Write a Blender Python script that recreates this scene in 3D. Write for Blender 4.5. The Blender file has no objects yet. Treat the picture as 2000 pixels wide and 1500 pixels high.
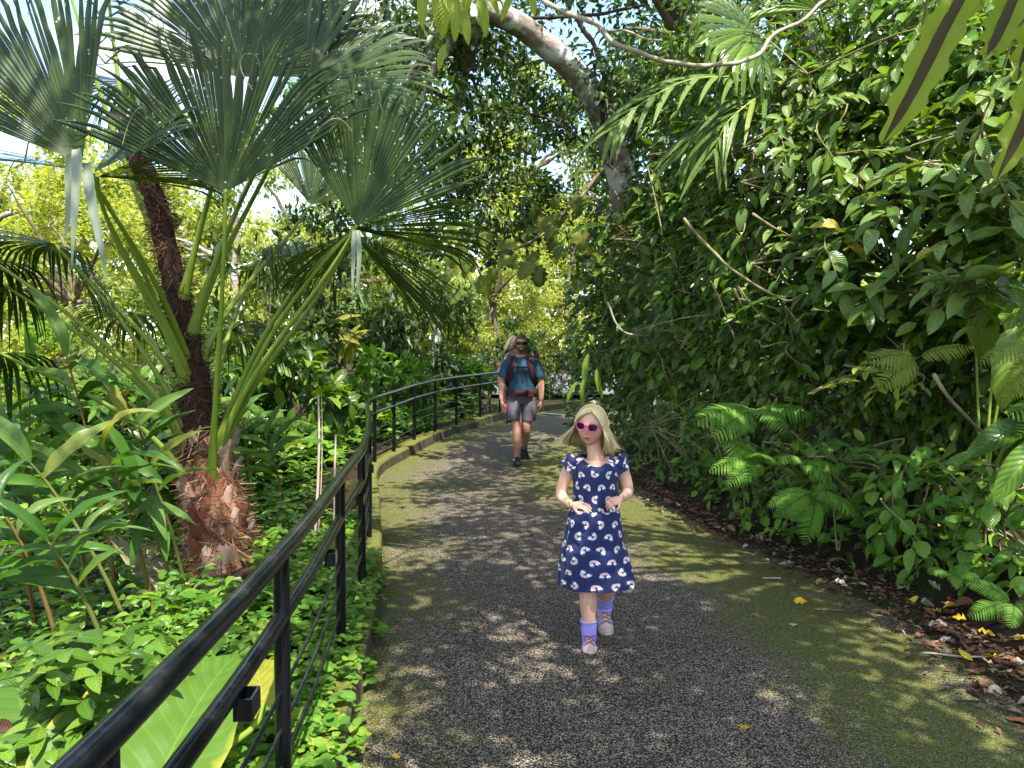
import bpy, math, random
import numpy as np
from mathutils import Vector, Matrix, noise

random.seed(11)
rng = np.random.default_rng(11)
R = math.radians
scene = bpy.context.scene
COL = scene.collection

# ------------------------------------------------------------------ camera, sky, sun, exposure
F_PX = 1482.0                       # focal length in photo pixels (2000 wide)
CAM_H = 1.5
PITCH = math.atan(55.0 / F_PX)
cam_d = bpy.data.cameras.new('camera')
cam_d.sensor_fit = 'HORIZONTAL'
cam_d.angle = 2 * math.atan(1000.0 / F_PX)
cam_d.clip_start = 0.05
cam_d.clip_end = 2000
cam = bpy.data.objects.new('camera', cam_d)
COL.objects.link(cam)
cam.location = (0, 0, CAM_H)
cam.rotation_euler = (math.pi / 2 - PITCH, 0, 0)
scene.camera = cam

SUN = Vector((0.17, -0.46, 0.87)).normalized()     # direction towards the sun
world = bpy.data.worlds.new('World')
scene.world = world
world.use_nodes = True
wn = world.node_tree
bg = wn.nodes['Background']
sky = wn.nodes.new('ShaderNodeTexSky')
sky.sky_type = 'NISHITA'
sky.sun_disc = False
sky.sun_elevation = math.asin(SUN.z)
sky.sun_rotation = math.atan2(SUN.x, SUN.y)
sky.air_density = 1.0
sky.dust_density = .7
wc = wn.nodes.new('ShaderNodeTexCoord')
wmap = wn.nodes.new('ShaderNodeMapping'); wmap.inputs['Scale'].default_value = (1, 1, 2.2); wmap.inputs['Location'].default_value = (3.3, 1.2, .4)
wnz = wn.nodes.new('ShaderNodeTexNoise'); wnz.inputs['Scale'].default_value = 2.6; wnz.inputs['Detail'].default_value = 7; wnz.inputs['Roughness'].default_value = .6
wr = wn.nodes.new('ShaderNodeValToRGB'); wr.color_ramp.elements[0].position = .50; wr.color_ramp.elements[1].position = .62
wmx = wn.nodes.new('ShaderNodeMix'); wmx.data_type = 'RGBA'
wn.links.new(wc.outputs['Generated'], wmap.inputs[0]); wn.links.new(wmap.outputs[0], wnz.inputs['Vector']); wn.links.new(wnz.outputs['Fac'], wr.inputs[0])
wn.links.new(wr.outputs[0], wmx.inputs[0]); wn.links.new(sky.outputs[0], wmx.inputs[6]); wmx.inputs[7].default_value = (4.5, 4.2, 3.6, 1)   # clouds mixed in and warmed to offset the blue sky fill
wn.links.new(wmx.outputs[2], bg.inputs[0])
bg.inputs[1].default_value = 0.125

sd = bpy.data.lights.new('sun', 'SUN')
sd.energy = 3.4
sd.angle = R(0.53)
sd.color = (1.0, 0.95, 0.86)
so = bpy.data.objects.new('sun', sd)
COL.objects.link(so)
so.rotation_euler = SUN.to_track_quat('Z', 'Y').to_euler()
so.location = SUN * 30

scene.view_settings.view_transform = 'Standard'
scene.view_settings.look = 'None'
scene.view_settings.gamma = 1
scene.view_settings.use_curve_mapping = False
scene.view_settings.exposure = 2.1
cy = scene.cycles
cy.max_bounces = 7
cy.diffuse_bounces = 2
cy.glossy_bounces = 2
cy.transmission_bounces = 4
cy.transparent_max_bounces = 4
cy.sample_clamp_indirect = 6
cy.use_denoising = True
cy.caustics_reflective = False
cy.caustics_refractive = False

# ------------------------------------------------------------------ helpers
def W(px, py, Y):
    """the point at distance Y along the view axis seen at photo pixel px, py"""
    u = (px - 1000) / F_PX
    v = (750 - py) / F_PX
    c, s = math.cos(PITCH), math.sin(PITCH)
    k = Y / (c + v * s)
    return Vector((u * k, Y, CAM_H + (v * c - s) * k))

def nrm(a):
    a = np.asarray(a, float)
    return a / np.maximum(np.linalg.norm(a, axis=-1, keepdims=True), 1e-9)

def tag(o, label=None, cat=None, group=None, kind=None):
    if label: o['label'] = label
    if cat: o['category'] = cat
    if group: o['group'] = group
    if kind: o['kind'] = kind
    return o

def empty(name, loc=(0, 0, 0), parent=None):
    o = bpy.data.objects.new(name, None)
    o.empty_display_size = 0.1
    COL.objects.link(o)
    o.location = loc
    if parent: o.parent = parent
    return o

class MB:
    """collects vertex / face arrays and builds ONE mesh object in world (or given) coordinates"""
    def __init__(s):
        s.V, s.F, s.UV, s.M, s.n = [], [], [], [], 0
    def add(s, V, F, UV=None, mi=0):
        V = np.asarray(V, float).reshape(-1, 3)
        F = np.asarray(F, int)
        s.V.append(V)
        s.F.append(F + s.n)
        s.UV.append(np.zeros((len(V), 2)) if UV is None else np.asarray(UV, float))
        s.M.append(np.full(len(F), mi, int))
        s.n += len(V)
        return s
    def mesh(s, name, mats, smooth=True):
        me = bpy.data.meshes.new(name)
        V = np.concatenate(s.V); UV = np.concatenate(s.UV)
        li = np.concatenate([f.ravel() for f in s.F])
        tot = np.concatenate([np.full(len(f), f.shape[1], int) for f in s.F])
        st = np.concatenate([[0], np.cumsum(tot)[:-1]])
        me.vertices.add(len(V)); me.vertices.foreach_set('co', V.ravel())
        me.loops.add(len(li)); me.loops.foreach_set('vertex_index', li.astype(np.int32))
        me.polygons.add(len(tot)); me.polygons.foreach_set('loop_start', st.astype(np.int32))
        me.polygons.foreach_set('material_index', np.concatenate(s.M).astype(np.int32))
        uvl = me.uv_layers.new(name='UVMap')
        uvl.data.foreach_set('uv', UV[li].ravel())
        me.update(calc_edges=True)
        me.polygons.foreach_set('use_smooth', np.full(len(tot), smooth))
        for m in (mats if isinstance(mats, (list, tuple)) else [mats]):
            me.materials.append(m)
        return me
    def build(s, name, mats, parent=None, smooth=True, loc=None):
        if loc is not None:
            s.V = [v - np.array(loc) for v in s.V]
        o = bpy.data.objects.new(name, s.mesh(name, mats, smooth))
        COL.objects.link(o)
        if loc is not None: o.location = loc
        if parent: o.parent = parent
        return o

def inst(name, me, mat4, parent=None, mat=None):
    o = bpy.data.objects.new(name, me)
    COL.objects.link(o)
    if parent:
        o.parent = parent
        mat4 = Matrix.Translation(-parent.location) @ mat4
    o.matrix_basis = mat4
    if mat is not None:
        o.material_slots[0].link = 'OBJECT'
        o.material_slots[0].material = mat
    return o

def frames(pos, axis, normal, scale):
    """(k,4,4): local Y along axis, local Z near normal"""
    a = nrm(axis)
    x = nrm(np.cross(a, nrm(normal)))
    z = np.cross(x, a)
    k = len(pos)
    s = np.broadcast_to(np.asarray(scale, float).reshape(-1, 1) if np.ndim(scale) else np.full((1, 1), scale), (k, 1))
    M = np.zeros((k, 4, 4))
    M[:, :3, 0] = x * s; M[:, :3, 1] = a * s; M[:, :3, 2] = z * s
    M[:, :3, 3] = pos; M[:, 3, 3] = 1
    return M

def put(mb, tpl, Ms, mi=0):
    V, F, UV = tpl
    k, n = len(Ms), len(V)
    if k == 0: return
    Vh = np.concatenate([V, np.ones((n, 1))], 1)
    P = np.einsum('kij,nj->kni', Ms, Vh)[:, :, :3].reshape(-1, 3)
    Fs = (F[None] + (np.arange(k) * n)[:, None, None]).reshape(-1, F.shape[1])
    mb.add(P, Fs, np.tile(UV, (k, 1)), mi)

def leaf_tpl(width=.4, ns=6, nw=2, fold=.18, droop=.5, a=.7, b=.9, wavy=0., heart=0., serr=0., twist=0.):
    """a leaf of length 1 along +Y, face +Z"""
    t = np.linspace(0, 1, ns + 1)
    w = np.clip(t, 0, 1) ** a * np.clip(1 - t, 0, 1) ** b
    w = w / w.max() * width / 2
    w = np.maximum(w, .004)
    if serr: w = w * (1 + serr * np.where(np.arange(ns + 1) % 2, 1, -1))
    ang = droop * t
    dy = np.cos(ang) / ns; dz = -np.sin(ang) / ns
    y = np.concatenate([[0], np.cumsum(dy)[:-1]]); z = np.concatenate([[0], np.cumsum(dz)[:-1]])
    V, UV = [], []
    us = np.linspace(-1, 1, 2 * nw + 1)
    for i in range(ns + 1):
        for u in us:
            zz = z[i] + fold * abs(u) ** 1.3 * w[i] * 2 + wavy * math.sin(t[i] * 17 + u * 2) * abs(u) * w[i] * 2 + twist * t[i] * u * w[i]
            yy = y[i] - heart * (abs(u)) * (1 - t[i]) ** 6
            V.append((u * w[i], yy, zz)); UV.append((u * .5 + .5, t[i]))
    m = 2 * nw + 1
    Fc = [(i * m + j, i * m + j + 1, (i + 1) * m + j + 1, (i + 1) * m + j) for i in range(ns) for j in range(m - 1)]
    return np.array(V), np.array(Fc), np.array(UV)

def quick_leaf(width=.45, droop=.12, fold=.1):
    V = np.array([(0, 0, 0), (-width / 2, .42, fold), (0, .45, 0), (width / 2, .42, fold), (0, 1, -droop)])
    Fc = np.array([(0, 2, 1), (0, 3, 2), (1, 2, 4), (2, 3, 4)])
    UV = np.array([(.5, 0), (0, .45), (.5, .45), (1, .45), (.5, 1)])
    return V, Fc, UV

def tube(mb, pts, rad, n=8, cap=True, uvs=1.0, mi=0, ell=None, side=None):
    """swept tube; rad scalar or list; ell: (k,) second radius"""
    P = np.array([tuple(p) for p in pts], float)
    k = len(P)
    r1 = np.full(k, rad, float) if np.ndim(rad) == 0 else np.array(rad, float)
    r2 = r1 if ell is None else (np.full(k, ell, float) if np.ndim(ell) == 0 else np.array(ell, float))
    T = nrm(np.gradient(P, axis=0))
    ref = np.array([0, 0, 1.0]) if side is None else np.array(side, float)
    if side is None and abs(T[:, 2]).max() > .95: ref = np.array([0.0, 1, 0]) if abs(T[:, 1]).max() < .9 else np.array([1.0, 0.2, 0])
    A = nrm(np.cross(T, ref)); B = np.cross(A, T)
    th = np.linspace(0, 2 * math.pi, n, endpoint=False)
    ring = (A[:, None] * (np.cos(th)[None, :, None] * r1[:, None, None]) + B[:, None] * (np.sin(th)[None, :, None] * r2[:, None, None]))
    V = (P[:, None] + ring).reshape(-1, 3)
    L = np.concatenate([[0], np.cumsum(np.linalg.norm(np.diff(P, axis=0), axis=1))]) * uvs
    UV = np.stack([np.tile(th / (2 * math.pi), k), np.repeat(L, n)], 1)
    i, j = np.meshgrid(np.arange(k - 1), np.arange(n), indexing='ij')
    j2 = (j + 1) % n
    Fq = np.stack([i * n + j, i * n + j2, (i + 1) * n + j2, (i + 1) * n + j], -1).reshape(-1, 4)
    mb.add(V, Fq, UV, mi)
    if cap:
        for e, sgn in ((0, 1), (k - 1, -1)):
            idx = np.arange(n)
            c = np.concatenate([V[e * n:(e + 1) * n], P[e:e + 1]])
            Fc = np.stack([idx, np.full(n, n), (idx + 1) % n], 1)[:, ::sgn]
            mb.add(c, Fc, np.zeros((n + 1, 2)), mi)
    return mb

def box(mb, c, s, rotz=0, mi=0):
    V = np.array([(x, y, z) for z in (-.5, .5) for y in (-.5, .5) for x in (-.5, .5)]) * np.array(s)
    ca, sa = math.cos(rotz), math.sin(rotz)
    V = np.stack([V[:, 0] * ca - V[:, 1] * sa, V[:, 0] * sa + V[:, 1] * ca, V[:, 2]], 1) + np.array(c)
    Fc = np.array([(0, 2, 3, 1), (4, 5, 7, 6), (0, 1, 5, 4), (2, 6, 7, 3), (0, 4, 6, 2), (1, 3, 7, 5)])
    mb.add(V, Fc, None, mi)

def bez(p0, p1, p2, p3, n=12):
    t = np.linspace(0, 1, n)[:, None]
    p0, p1, p2, p3 = [np.array(tuple(p), float) for p in (p0, p1, p2, p3)]
    return (1 - t) ** 3 * p0 + 3 * (1 - t) ** 2 * t * p1 + 3 * (1 - t) * t ** 2 * p2 + t ** 3 * p3

def spline(pts, per=8):
    P = [np.array(tuple(p), float) for p in pts]
    P = [2 * P[0] - P[1]] + P + [2 * P[-1] - P[-2]]
    out = []
    for i in range(1, len(P) - 2):
        for t in np.linspace(0, 1, per, endpoint=False):
            a, b, c, d = P[i - 1], P[i], P[i + 1], P[i + 2]
            out.append(.5 * (2 * b + (c - a) * t + (2 * a - 5 * b + 4 * c - d) * t ** 2 + (3 * b - a - 3 * c + d) * t ** 3))
    out.append(P[-2])
    return np.array(out)

def wobble(P, amp, fr=2.0, seed=0):
    P = np.array(P, float)
    for i in range(len(P)):
        v = Vector(P[i] * fr) + Vector((seed * 3.1, seed * 1.7, seed))
        P[i] += amp * np.array(noise.noise_vector(v))
    return P

def smooth01(a, b, x):
    t = np.clip((np.asarray(x, float) - a) / (b - a), 0, 1)
    return t * t * (3 - 2 * t)

# ------------------------------------------------------------------ materials
def new_mat(name):
    m = bpy.data.materials.new(name)
    m.use_nodes = True
    nt = m.node_tree
    nt.nodes.clear()
    out = nt.nodes.new('ShaderNodeOutputMaterial')
    return m, nt, out

def nd(nt, t, **kw):
    n = nt.nodes.new(t)
    for k, v in kw.items():
        if k.startswith('i_'):
            n.inputs[int(k[2:]) if k[2:].isdigit() else k[2:].replace('_', ' ')].default_value = v
        else:
            setattr(n, k, v)
    return n

def math_n(nt, op, a, b=None, clamp=False):
    n = nt.nodes.new('ShaderNodeMath'); n.operation = op; n.use_clamp = clamp
    for i, v in enumerate((a, b)):
        if v is None: continue
        if hasattr(v, 'is_linked'): nt.links.new(v, n.inputs[i])
        else: n.inputs[i].default_value = v
    return n.outputs[0]

def mixc(nt, f, a, b, mode='MIX'):
    n = nt.nodes.new('ShaderNodeMix'); n.data_type = 'RGBA'; n.blend_type = mode
    for s, v in ((n.inputs[0], f), (n.inputs[6], a), (n.inputs[7], b)):
        if hasattr(v, 'is_linked'): nt.links.new(v, s)
        else: s.default_value = v if np.ndim(v) == 0 else (*v, 1)[:4]
    return n.outputs[2]

def ramp(nt, f, stops, interp='LINEAR'):
    n = nt.nodes.new('ShaderNodeValToRGB')
    n.color_ramp.interpolation = interp
    el = n.color_ramp.elements
    while len(el) < len(stops): el.new(.5)
    for e, (p, c) in zip(el, stops):
        e.position = p; e.color = (*c, 1)[:4] if np.ndim(c) else (c, c, c, 1)
    nt.links.new(f, n.inputs[0])
    return n.outputs[0]

def ntex(nt, vec, scale, detail=3, rough=.55):
    n = nd(nt, 'ShaderNodeTexNoise'); n.inputs['Scale'].default_value = scale
    n.inputs['Detail'].default_value = detail; n.inputs['Roughness'].default_value = rough
    if vec is not None: nt.links.new(vec, n.inputs['Vector'])
    return n.outputs['Fac']

def bump(nt, h, strength, dist):
    b = nd(nt, 'ShaderNodeBump'); b.inputs['Strength'].default_value = strength; b.inputs['Distance'].default_value = dist
    nt.links.new(h, b.inputs['Height'])
    return b.outputs['Normal']

def plain(name, col, rough=.6, spec=.4, noise_amt=.25, nscale=20, bumpd=0, metal=0, coat=0):
    m, nt, out = new_mat(name)
    p = nd(nt, 'ShaderNodeBsdfPrincipled')
    p.inputs['Roughness'].default_value = rough; p.inputs['Specular IOR Level'].default_value = spec
    p.inputs['Metallic'].default_value = metal; p.inputs['Coat Weight'].default_value = coat
    tc = nd(nt, 'ShaderNodeTexCoord')
    f = ntex(nt, tc.outputs['Object'], nscale, 4)
    c = np.array(col)
    nt.links.new(ramp(nt, f, [(.3, tuple(c * (1 - noise_amt))), (.7, tuple(np.minimum(c * (1 + noise_amt), 1)))]), p.inputs['Base Color'])
    if bumpd: nt.links.new(bump(nt, f, .6, bumpd), p.inputs['Normal'])
    nt.links.new(p.outputs[0], out.inputs[0])
    return m

def leaf_mat(name, cols, transl=.35, rough=.42, spec=.4, spots=0., vein=.35, nvein=9, midw=.035, tcol=None, spot_scale=45, spot_col=(.32, .36, .28), bumpv=.5, edge=None, pleat=0):
    """cols: list of (position, colour) chosen per leaf at random"""
    m, nt, out = new_mat(name)
    oi = nd(nt, 'ShaderNodeObjectInfo'); ge = nd(nt, 'ShaderNodeNewGeometry'); tc = nd(nt, 'ShaderNodeTexCoord')
    r = math_n(nt, 'FRACT', math_n(nt, 'ADD', oi.outputs['Random'], ge.outputs['Random Per Island']))
    col = ramp(nt, r, cols)
    uv = nd(nt, 'ShaderNodeUVMap'); sp = nd(nt, 'ShaderNodeSeparateXYZ'); nt.links.new(uv.outputs[0], sp.inputs[0])
    du = math_n(nt, 'ABSOLUTE', math_n(nt, 'SUBTRACT', sp.outputs[0], .5))
    nz = ntex(nt, tc.outputs['Object'], 6, 3)
    col = mixc(nt, math_n(nt, 'MULTIPLY', nz, .5), col, mixc(nt, 1, col, (.55, .62, .5), 'MULTIPLY'))
    h = None
    if vein and not pleat:
        mid = math_n(nt, 'LESS_THAN', du, midw)
        side = math_n(nt, 'SUBTRACT', math_n(nt, 'MULTIPLY', sp.outputs[1], nvein), math_n(nt, 'MULTIPLY', du, nvein * .55))
        sv = math_n(nt, 'ABSOLUTE', math_n(nt, 'SUBTRACT', math_n(nt, 'FRACT', side), .5))
        svm = math_n(nt, 'LESS_THAN', sv, .06)
        vm = math_n(nt, 'MAXIMUM', mid, math_n(nt, 'MULTIPLY', svm, .5))
        col = mixc(nt, math_n(nt, 'MULTIPLY', vm, vein), col, mixc(nt, 1, col, (2.0, 1.9, 1.9), 'MULTIPLY'))
        h = math_n(nt, 'SUBTRACT', sv, math_n(nt, 'MULTIPLY', mid, .3))
    if edge is not None:
        en = math_n(nt, 'ADD', du, math_n(nt, 'MULTIPLY', ntex(nt, tc.outputs['Object'], 9, 4), .35))
        em = ramp(nt, en, [(.60, 0.0), (.72, 1.0)])
        col = mixc(nt, em, col, edge)
    if spots:
        vo = nd(nt, 'ShaderNodeTexVoronoi'); vo.inputs['Scale'].default_value = spot_scale; vo.inputs['Randomness'].default_value = 1.0
        nt.links.new(tc.outputs['Object'], vo.inputs['Vector'])
        big = ntex(nt, tc.outputs['Object'], 5, 2)
        thr = math_n(nt, 'MULTIPLY', ramp(nt, big, [(.38, 0.0), (.68, 1.0)]), spots)
        sm = math_n(nt, 'LESS_THAN', vo.outputs['Distance'], thr)
        col = mixc(nt, math_n(nt, 'MULTIPLY', sm, .75), col, spot_col)
    p = nd(nt, 'ShaderNodeBsdfPrincipled')
    p.inputs['Roughness'].default_value = rough; p.inputs['Specular IOR Level'].default_value = spec * .75
    nt.links.new(col, p.inputs['Base Color'])
    if h is not None and bumpv:
        nt.links.new(bump(nt, h, bumpv, .01), p.inputs['Normal'])
    tr = nd(nt, 'ShaderNodeBsdfTranslucent')
    nt.links.new(mixc(nt, 1, col, tcol or (1.9, 1.8, .55), 'MULTIPLY'), tr.inputs['Color'])
    mx = nd(nt, 'ShaderNodeMixShader'); mx.inputs[0].default_value = transl
    nt.links.new(p.outputs[0], mx.inputs[1]); nt.links.new(tr.outputs[0], mx.inputs[2])
    nt.links.new(mx.outputs[0], out.inputs[0])
    return m

def bark_mat(name, c1, c2, c3=None, scale=6, stretch=(1, 1, .25), bumpd=.02, patch=0, patch_col=(.5, .5, .46)):
    m, nt, out = new_mat(name)
    tc = nd(nt, 'ShaderNodeTexCoord'); mp = nd(nt, 'ShaderNodeMapping'); mp.inputs['Scale'].default_value = stretch
    nt.links.new(tc.outputs['Object'], mp.inputs[0])
    f = ntex(nt, mp.outputs[0], scale, 6, .65)
    col = ramp(nt, f, [(.3, c1), (.55, c2), (.75, c3 or c2)])
    if patch:
        q = ntex(nt, tc.outputs['Object'], 2.6, 4, .6)
        col = mixc(nt, ramp(nt, q, [(.5, 0.0), (.56, 1.0)]), col, patch_col)
    p = nd(nt, 'ShaderNodeBsdfPrincipled'); p.inputs['Roughness'].default_value = .85; p.inputs['Specular IOR Level'].default_value = .2
    nt.links.new(col, p.inputs['Base Color']); nt.links.new(bump(nt, f, .8, bumpd), p.inputs['Normal'])
    nt.links.new(p.outputs[0], out.inputs[0])
    return m

G = lambda r, g, b: (r, g, b)
M = {}
M['fan'] = leaf_mat('fan_palm_green', [(0, G(.018, .042, .010)), (.6, G(.034, .065, .015)), (1, G(.055, .085, .02))], .18, .38, .4, spots=.24, spot_scale=26, spot_col=(.45, .50, .40), vein=0, tcol=(2.2, 2.1, .6))
M['fan_dry'] = leaf_mat('fan_palm_dry', [(0, G(.30, .24, .14)), (1, G(.42, .36, .24))], .2, .7, .2, vein=0, tcol=(1.1, 1, .8))
M['fan_grey'] = leaf_mat('fan_palm_fading', [(0, G(.22, .27, .21)), (1, G(.30, .34, .26))], .25, .55, .3, spots=.3, vein=0, tcol=(1.2, 1.2, .8))
M['petiole'] = leaf_mat('petiole_green', [(0, G(.17, .25, .025)), (1, G(.24, .31, .05))], .12, .38, .4, vein=0, spots=.2, spot_scale=60, spot_col=(.3, .28, .15))
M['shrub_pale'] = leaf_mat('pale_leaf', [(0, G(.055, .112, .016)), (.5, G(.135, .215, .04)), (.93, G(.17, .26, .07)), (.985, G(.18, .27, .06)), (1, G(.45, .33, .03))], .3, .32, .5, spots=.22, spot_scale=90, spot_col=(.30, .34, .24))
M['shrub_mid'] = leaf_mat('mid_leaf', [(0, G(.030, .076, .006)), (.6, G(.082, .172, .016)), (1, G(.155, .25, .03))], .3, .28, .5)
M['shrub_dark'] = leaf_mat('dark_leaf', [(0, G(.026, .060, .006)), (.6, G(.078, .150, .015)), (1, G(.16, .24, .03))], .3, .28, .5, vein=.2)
M['herb'] = leaf_mat('herb_leaf', [(0, G(.06, .16, .014)), (.6, G(.11, .235, .025)), (1, G(.19, .31, .035))], .35, .3, .45)
M['cover'] = leaf_mat('cover_leaf', [(0, G(.07, .18, .02)), (.6, G(.12, .26, .03)), (1, G(.25, .34, .04))], .35, .5, .35, nvein=6, vein=.4)
M['ginger'] = leaf_mat('ginger_leaf', [(0, G(.035, .11, .012)), (.6, G(.07, .165, .02)), (.95, G(.13, .22, .05)), (1, G(.28, .28, .05))], .35, .33, .5, nvein=30, vein=.25)
M['ear'] = leaf_mat('elephant_ear_leaf', [(0, G(.07, .155, .02)), (1, G(.10, .19, .025))], .4, .5, .4, nvein=9, vein=.35, midw=.012, spots=.1, edge=(.34, .32, .04))
M['ear_yellow'] = leaf_mat('elephant_ear_yellowing', [(0, G(.20, .23, .025)), (1, G(.26, .25, .025))], .4, .5, .4, nvein=9, vein=.35, midw=.012, edge=(.36, .20, .04))
M['fern'] = leaf_mat('fern_leaf', [(0, G(.08, .20, .02)), (.7, G(.13, .27, .03)), (1, G(.19, .32, .04))], .35, .45, .4, vein=.3)
M['fern_yellow'] = leaf_mat('fern_yellow', [(0, G(.16, .22, .035)), (1, G(.25, .28, .05))], .4, .5, .3, vein=.3)
M['lobed'] = leaf_mat('lobed_leaf', [(0, G(.07, .115, .016)), (.7, G(.13, .17, .025)), (1, G(.17, .18, .03))], .45, .45, .35)
M['strap'] = leaf_mat('strap_leaf', [(0, G(.24, .33, .035)), (1, G(.32, .40, .05))], .5, .45, .4, vein=.5, nvein=60, edge=None)
M['lime'] = leaf_mat('lime_leaf', [(0, G(.22, .30, .04)), (1, G(.36, .40, .06))], .45, .45, .4)
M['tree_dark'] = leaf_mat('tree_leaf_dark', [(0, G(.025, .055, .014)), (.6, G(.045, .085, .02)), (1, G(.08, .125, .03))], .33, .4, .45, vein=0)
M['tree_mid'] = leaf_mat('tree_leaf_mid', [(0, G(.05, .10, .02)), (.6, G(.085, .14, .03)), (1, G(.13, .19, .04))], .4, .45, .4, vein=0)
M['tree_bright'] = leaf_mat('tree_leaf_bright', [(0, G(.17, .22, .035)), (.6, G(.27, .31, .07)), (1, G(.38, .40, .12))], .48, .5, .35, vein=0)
M['litter'] = leaf_mat('dry_leaf', [(0, G(.06, .026, .014)), (.35, G(.13, .058, .03)), (.65, G(.18, .09, .05)), (.85, G(.26, .16, .10)), (1, G(.38, .28, .2))], .08, .65, .3, vein=.3, tcol=(1.2, .9, .6))
M['litter_dark'] = leaf_mat('dry_leaf_dark', [(0, G(.035, .015, .009)), (1, G(.085, .036, .02))], .06, .6, .35, vein=.3, tcol=(1.2, .9, .6))
M['litter_rust'] = leaf_mat('dry_leaf_rust', [(0, G(.15, .055, .025)), (1, G(.24, .10, .05))], .08, .6, .35, vein=.3, tcol=(1.2, .9, .6))
M['litter_tan'] = leaf_mat('dry_leaf_tan', [(0, G(.22, .14, .085)), (1, G(.34, .24, .16))], .08, .65, .3, vein=.3, tcol=(1.2, .9, .6))
M['litter_pale'] = leaf_mat('dry_leaf_pale', [(0, G(.46, .40, .33)), (1, G(.56, .50, .44))], .08, .7, .25, vein=.3, tcol=(1, .9, .7))
M['litter_yellow'] = leaf_mat('fallen_yellow', [(0, G(.62, .40, .02)), (1, G(.72, .52, .05))], .2, .5, .4, vein=.2, tcol=(1.1, .9, .3))
M['litter_red'] = leaf_mat('fallen_red', [(0, G(.45, .05, .015)), (1, G(.5, .07, .02))], .15, .5, .4, vein=.2, tcol=(1.2, .5, .3))
M['bark_pale'] = bark_mat('bark_pale', (.10, .075, .055), (.25, .20, .16), (.36, .32, .28), 5, (1, 1, 2.2), .015, 1, (.46, .45, .42))
M['bark_dark'] = bark_mat('bark_dark', (.025, .02, .014), (.06, .045, .03), (.10, .08, .06), 8)
M['bark_mid'] = bark_mat('bark_mid', (.06, .045, .03), (.14, .105, .07), (.22, .18, .13), 8)
M['twig'] = bark_mat('twig_bark', (.10, .08, .03), (.20, .17, .08), (.28, .24, .14), 14)
M['vine'] = bark_mat('vine_bark', (.16, .13, .09), (.36, .31, .24), (.5, .46, .38), 12)
M['palm_trunk'] = bark_mat('palm_trunk_husk', (.07, .022, .012), (.20, .085, .05), (.34, .19, .12), 9, (1, 1, .5), .03, 1, (.32, .17, .125))
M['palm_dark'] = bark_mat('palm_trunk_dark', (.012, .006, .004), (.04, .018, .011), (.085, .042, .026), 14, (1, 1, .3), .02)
M['fiber'] = leaf_mat('husk_fibre', [(0, G(.10, .04, .02)), (.5, G(.26, .14, .08)), (1, G(.42, .28, .17))], .05, .8, .2, vein=0)
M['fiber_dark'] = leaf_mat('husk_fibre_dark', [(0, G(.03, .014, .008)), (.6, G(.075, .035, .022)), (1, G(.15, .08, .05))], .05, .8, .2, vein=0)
M['cane'] = leaf_mat('ginger_cane', [(0, G(.16, .08, .03)), (.5, G(.22, .12, .04)), (1, G(.14, .16, .04))], .05, .4, .4, vein=0)
M['drystem'] = bark_mat('dry_stem', (.3, .24, .15), (.46, .39, .28), (.55, .5, .4), 12)
M['rail'] = plain('black_rail_paint', (.004, .0048, .006), .16, .4, .3, 60, 0, 0, 0)
def rail_mat():
    m, nt, out = new_mat('black_gloss_paint')
    tc = nd(nt, 'ShaderNodeTexCoord'); ge = nd(nt, 'ShaderNodeNewGeometry'); sn = nd(nt, 'ShaderNodeSeparateXYZ'); nt.links.new(ge.outputs['Normal'], sn.inputs[0])
    f = ntex(nt, tc.outputs['Object'], 5, 5, .7); g = ntex(nt, tc.outputs['Object'], 90, 3, .6)
    top = ramp(nt, sn.outputs[2], [(.35, 0.0), (.95, 1.0)])
    dust = math_n(nt, 'MULTIPLY', math_n(nt, 'MULTIPLY', top, ramp(nt, f, [(.48, 0.0), (.72, .22)])), ramp(nt, g, [(.3, .4), (.6, 1.0)]))
    chip = ramp(nt, g, [(.72, 0.0), (.75, .2)])
    col = mixc(nt, dust, (.004, .0048, .006), (.17, .17, .15)); col = mixc(nt, chip, col, (.12, .12, .11))
    p = nd(nt, 'ShaderNodeBsdfPrincipled'); p.inputs['Specular IOR Level'].default_value = .4
    nt.links.new(col, p.inputs['Base Color'])
    nt.links.new(math_n(nt, 'ADD', math_n(nt, 'MULTIPLY', dust, .6), .16), p.inputs['Roughness'])
    nt.links.new(bump(nt, ntex(nt, tc.outputs['Object'], 160, 3, .6), .12, .001), p.inputs['Normal'])
    nt.links.new(p.outputs[0], out.inputs[0])
    return m
M['rail'] = rail_mat()
M['screw'] = plain('steel_screw', (.5, .5, .5), .35, .5, .1, 40, 0, 1)

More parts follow.
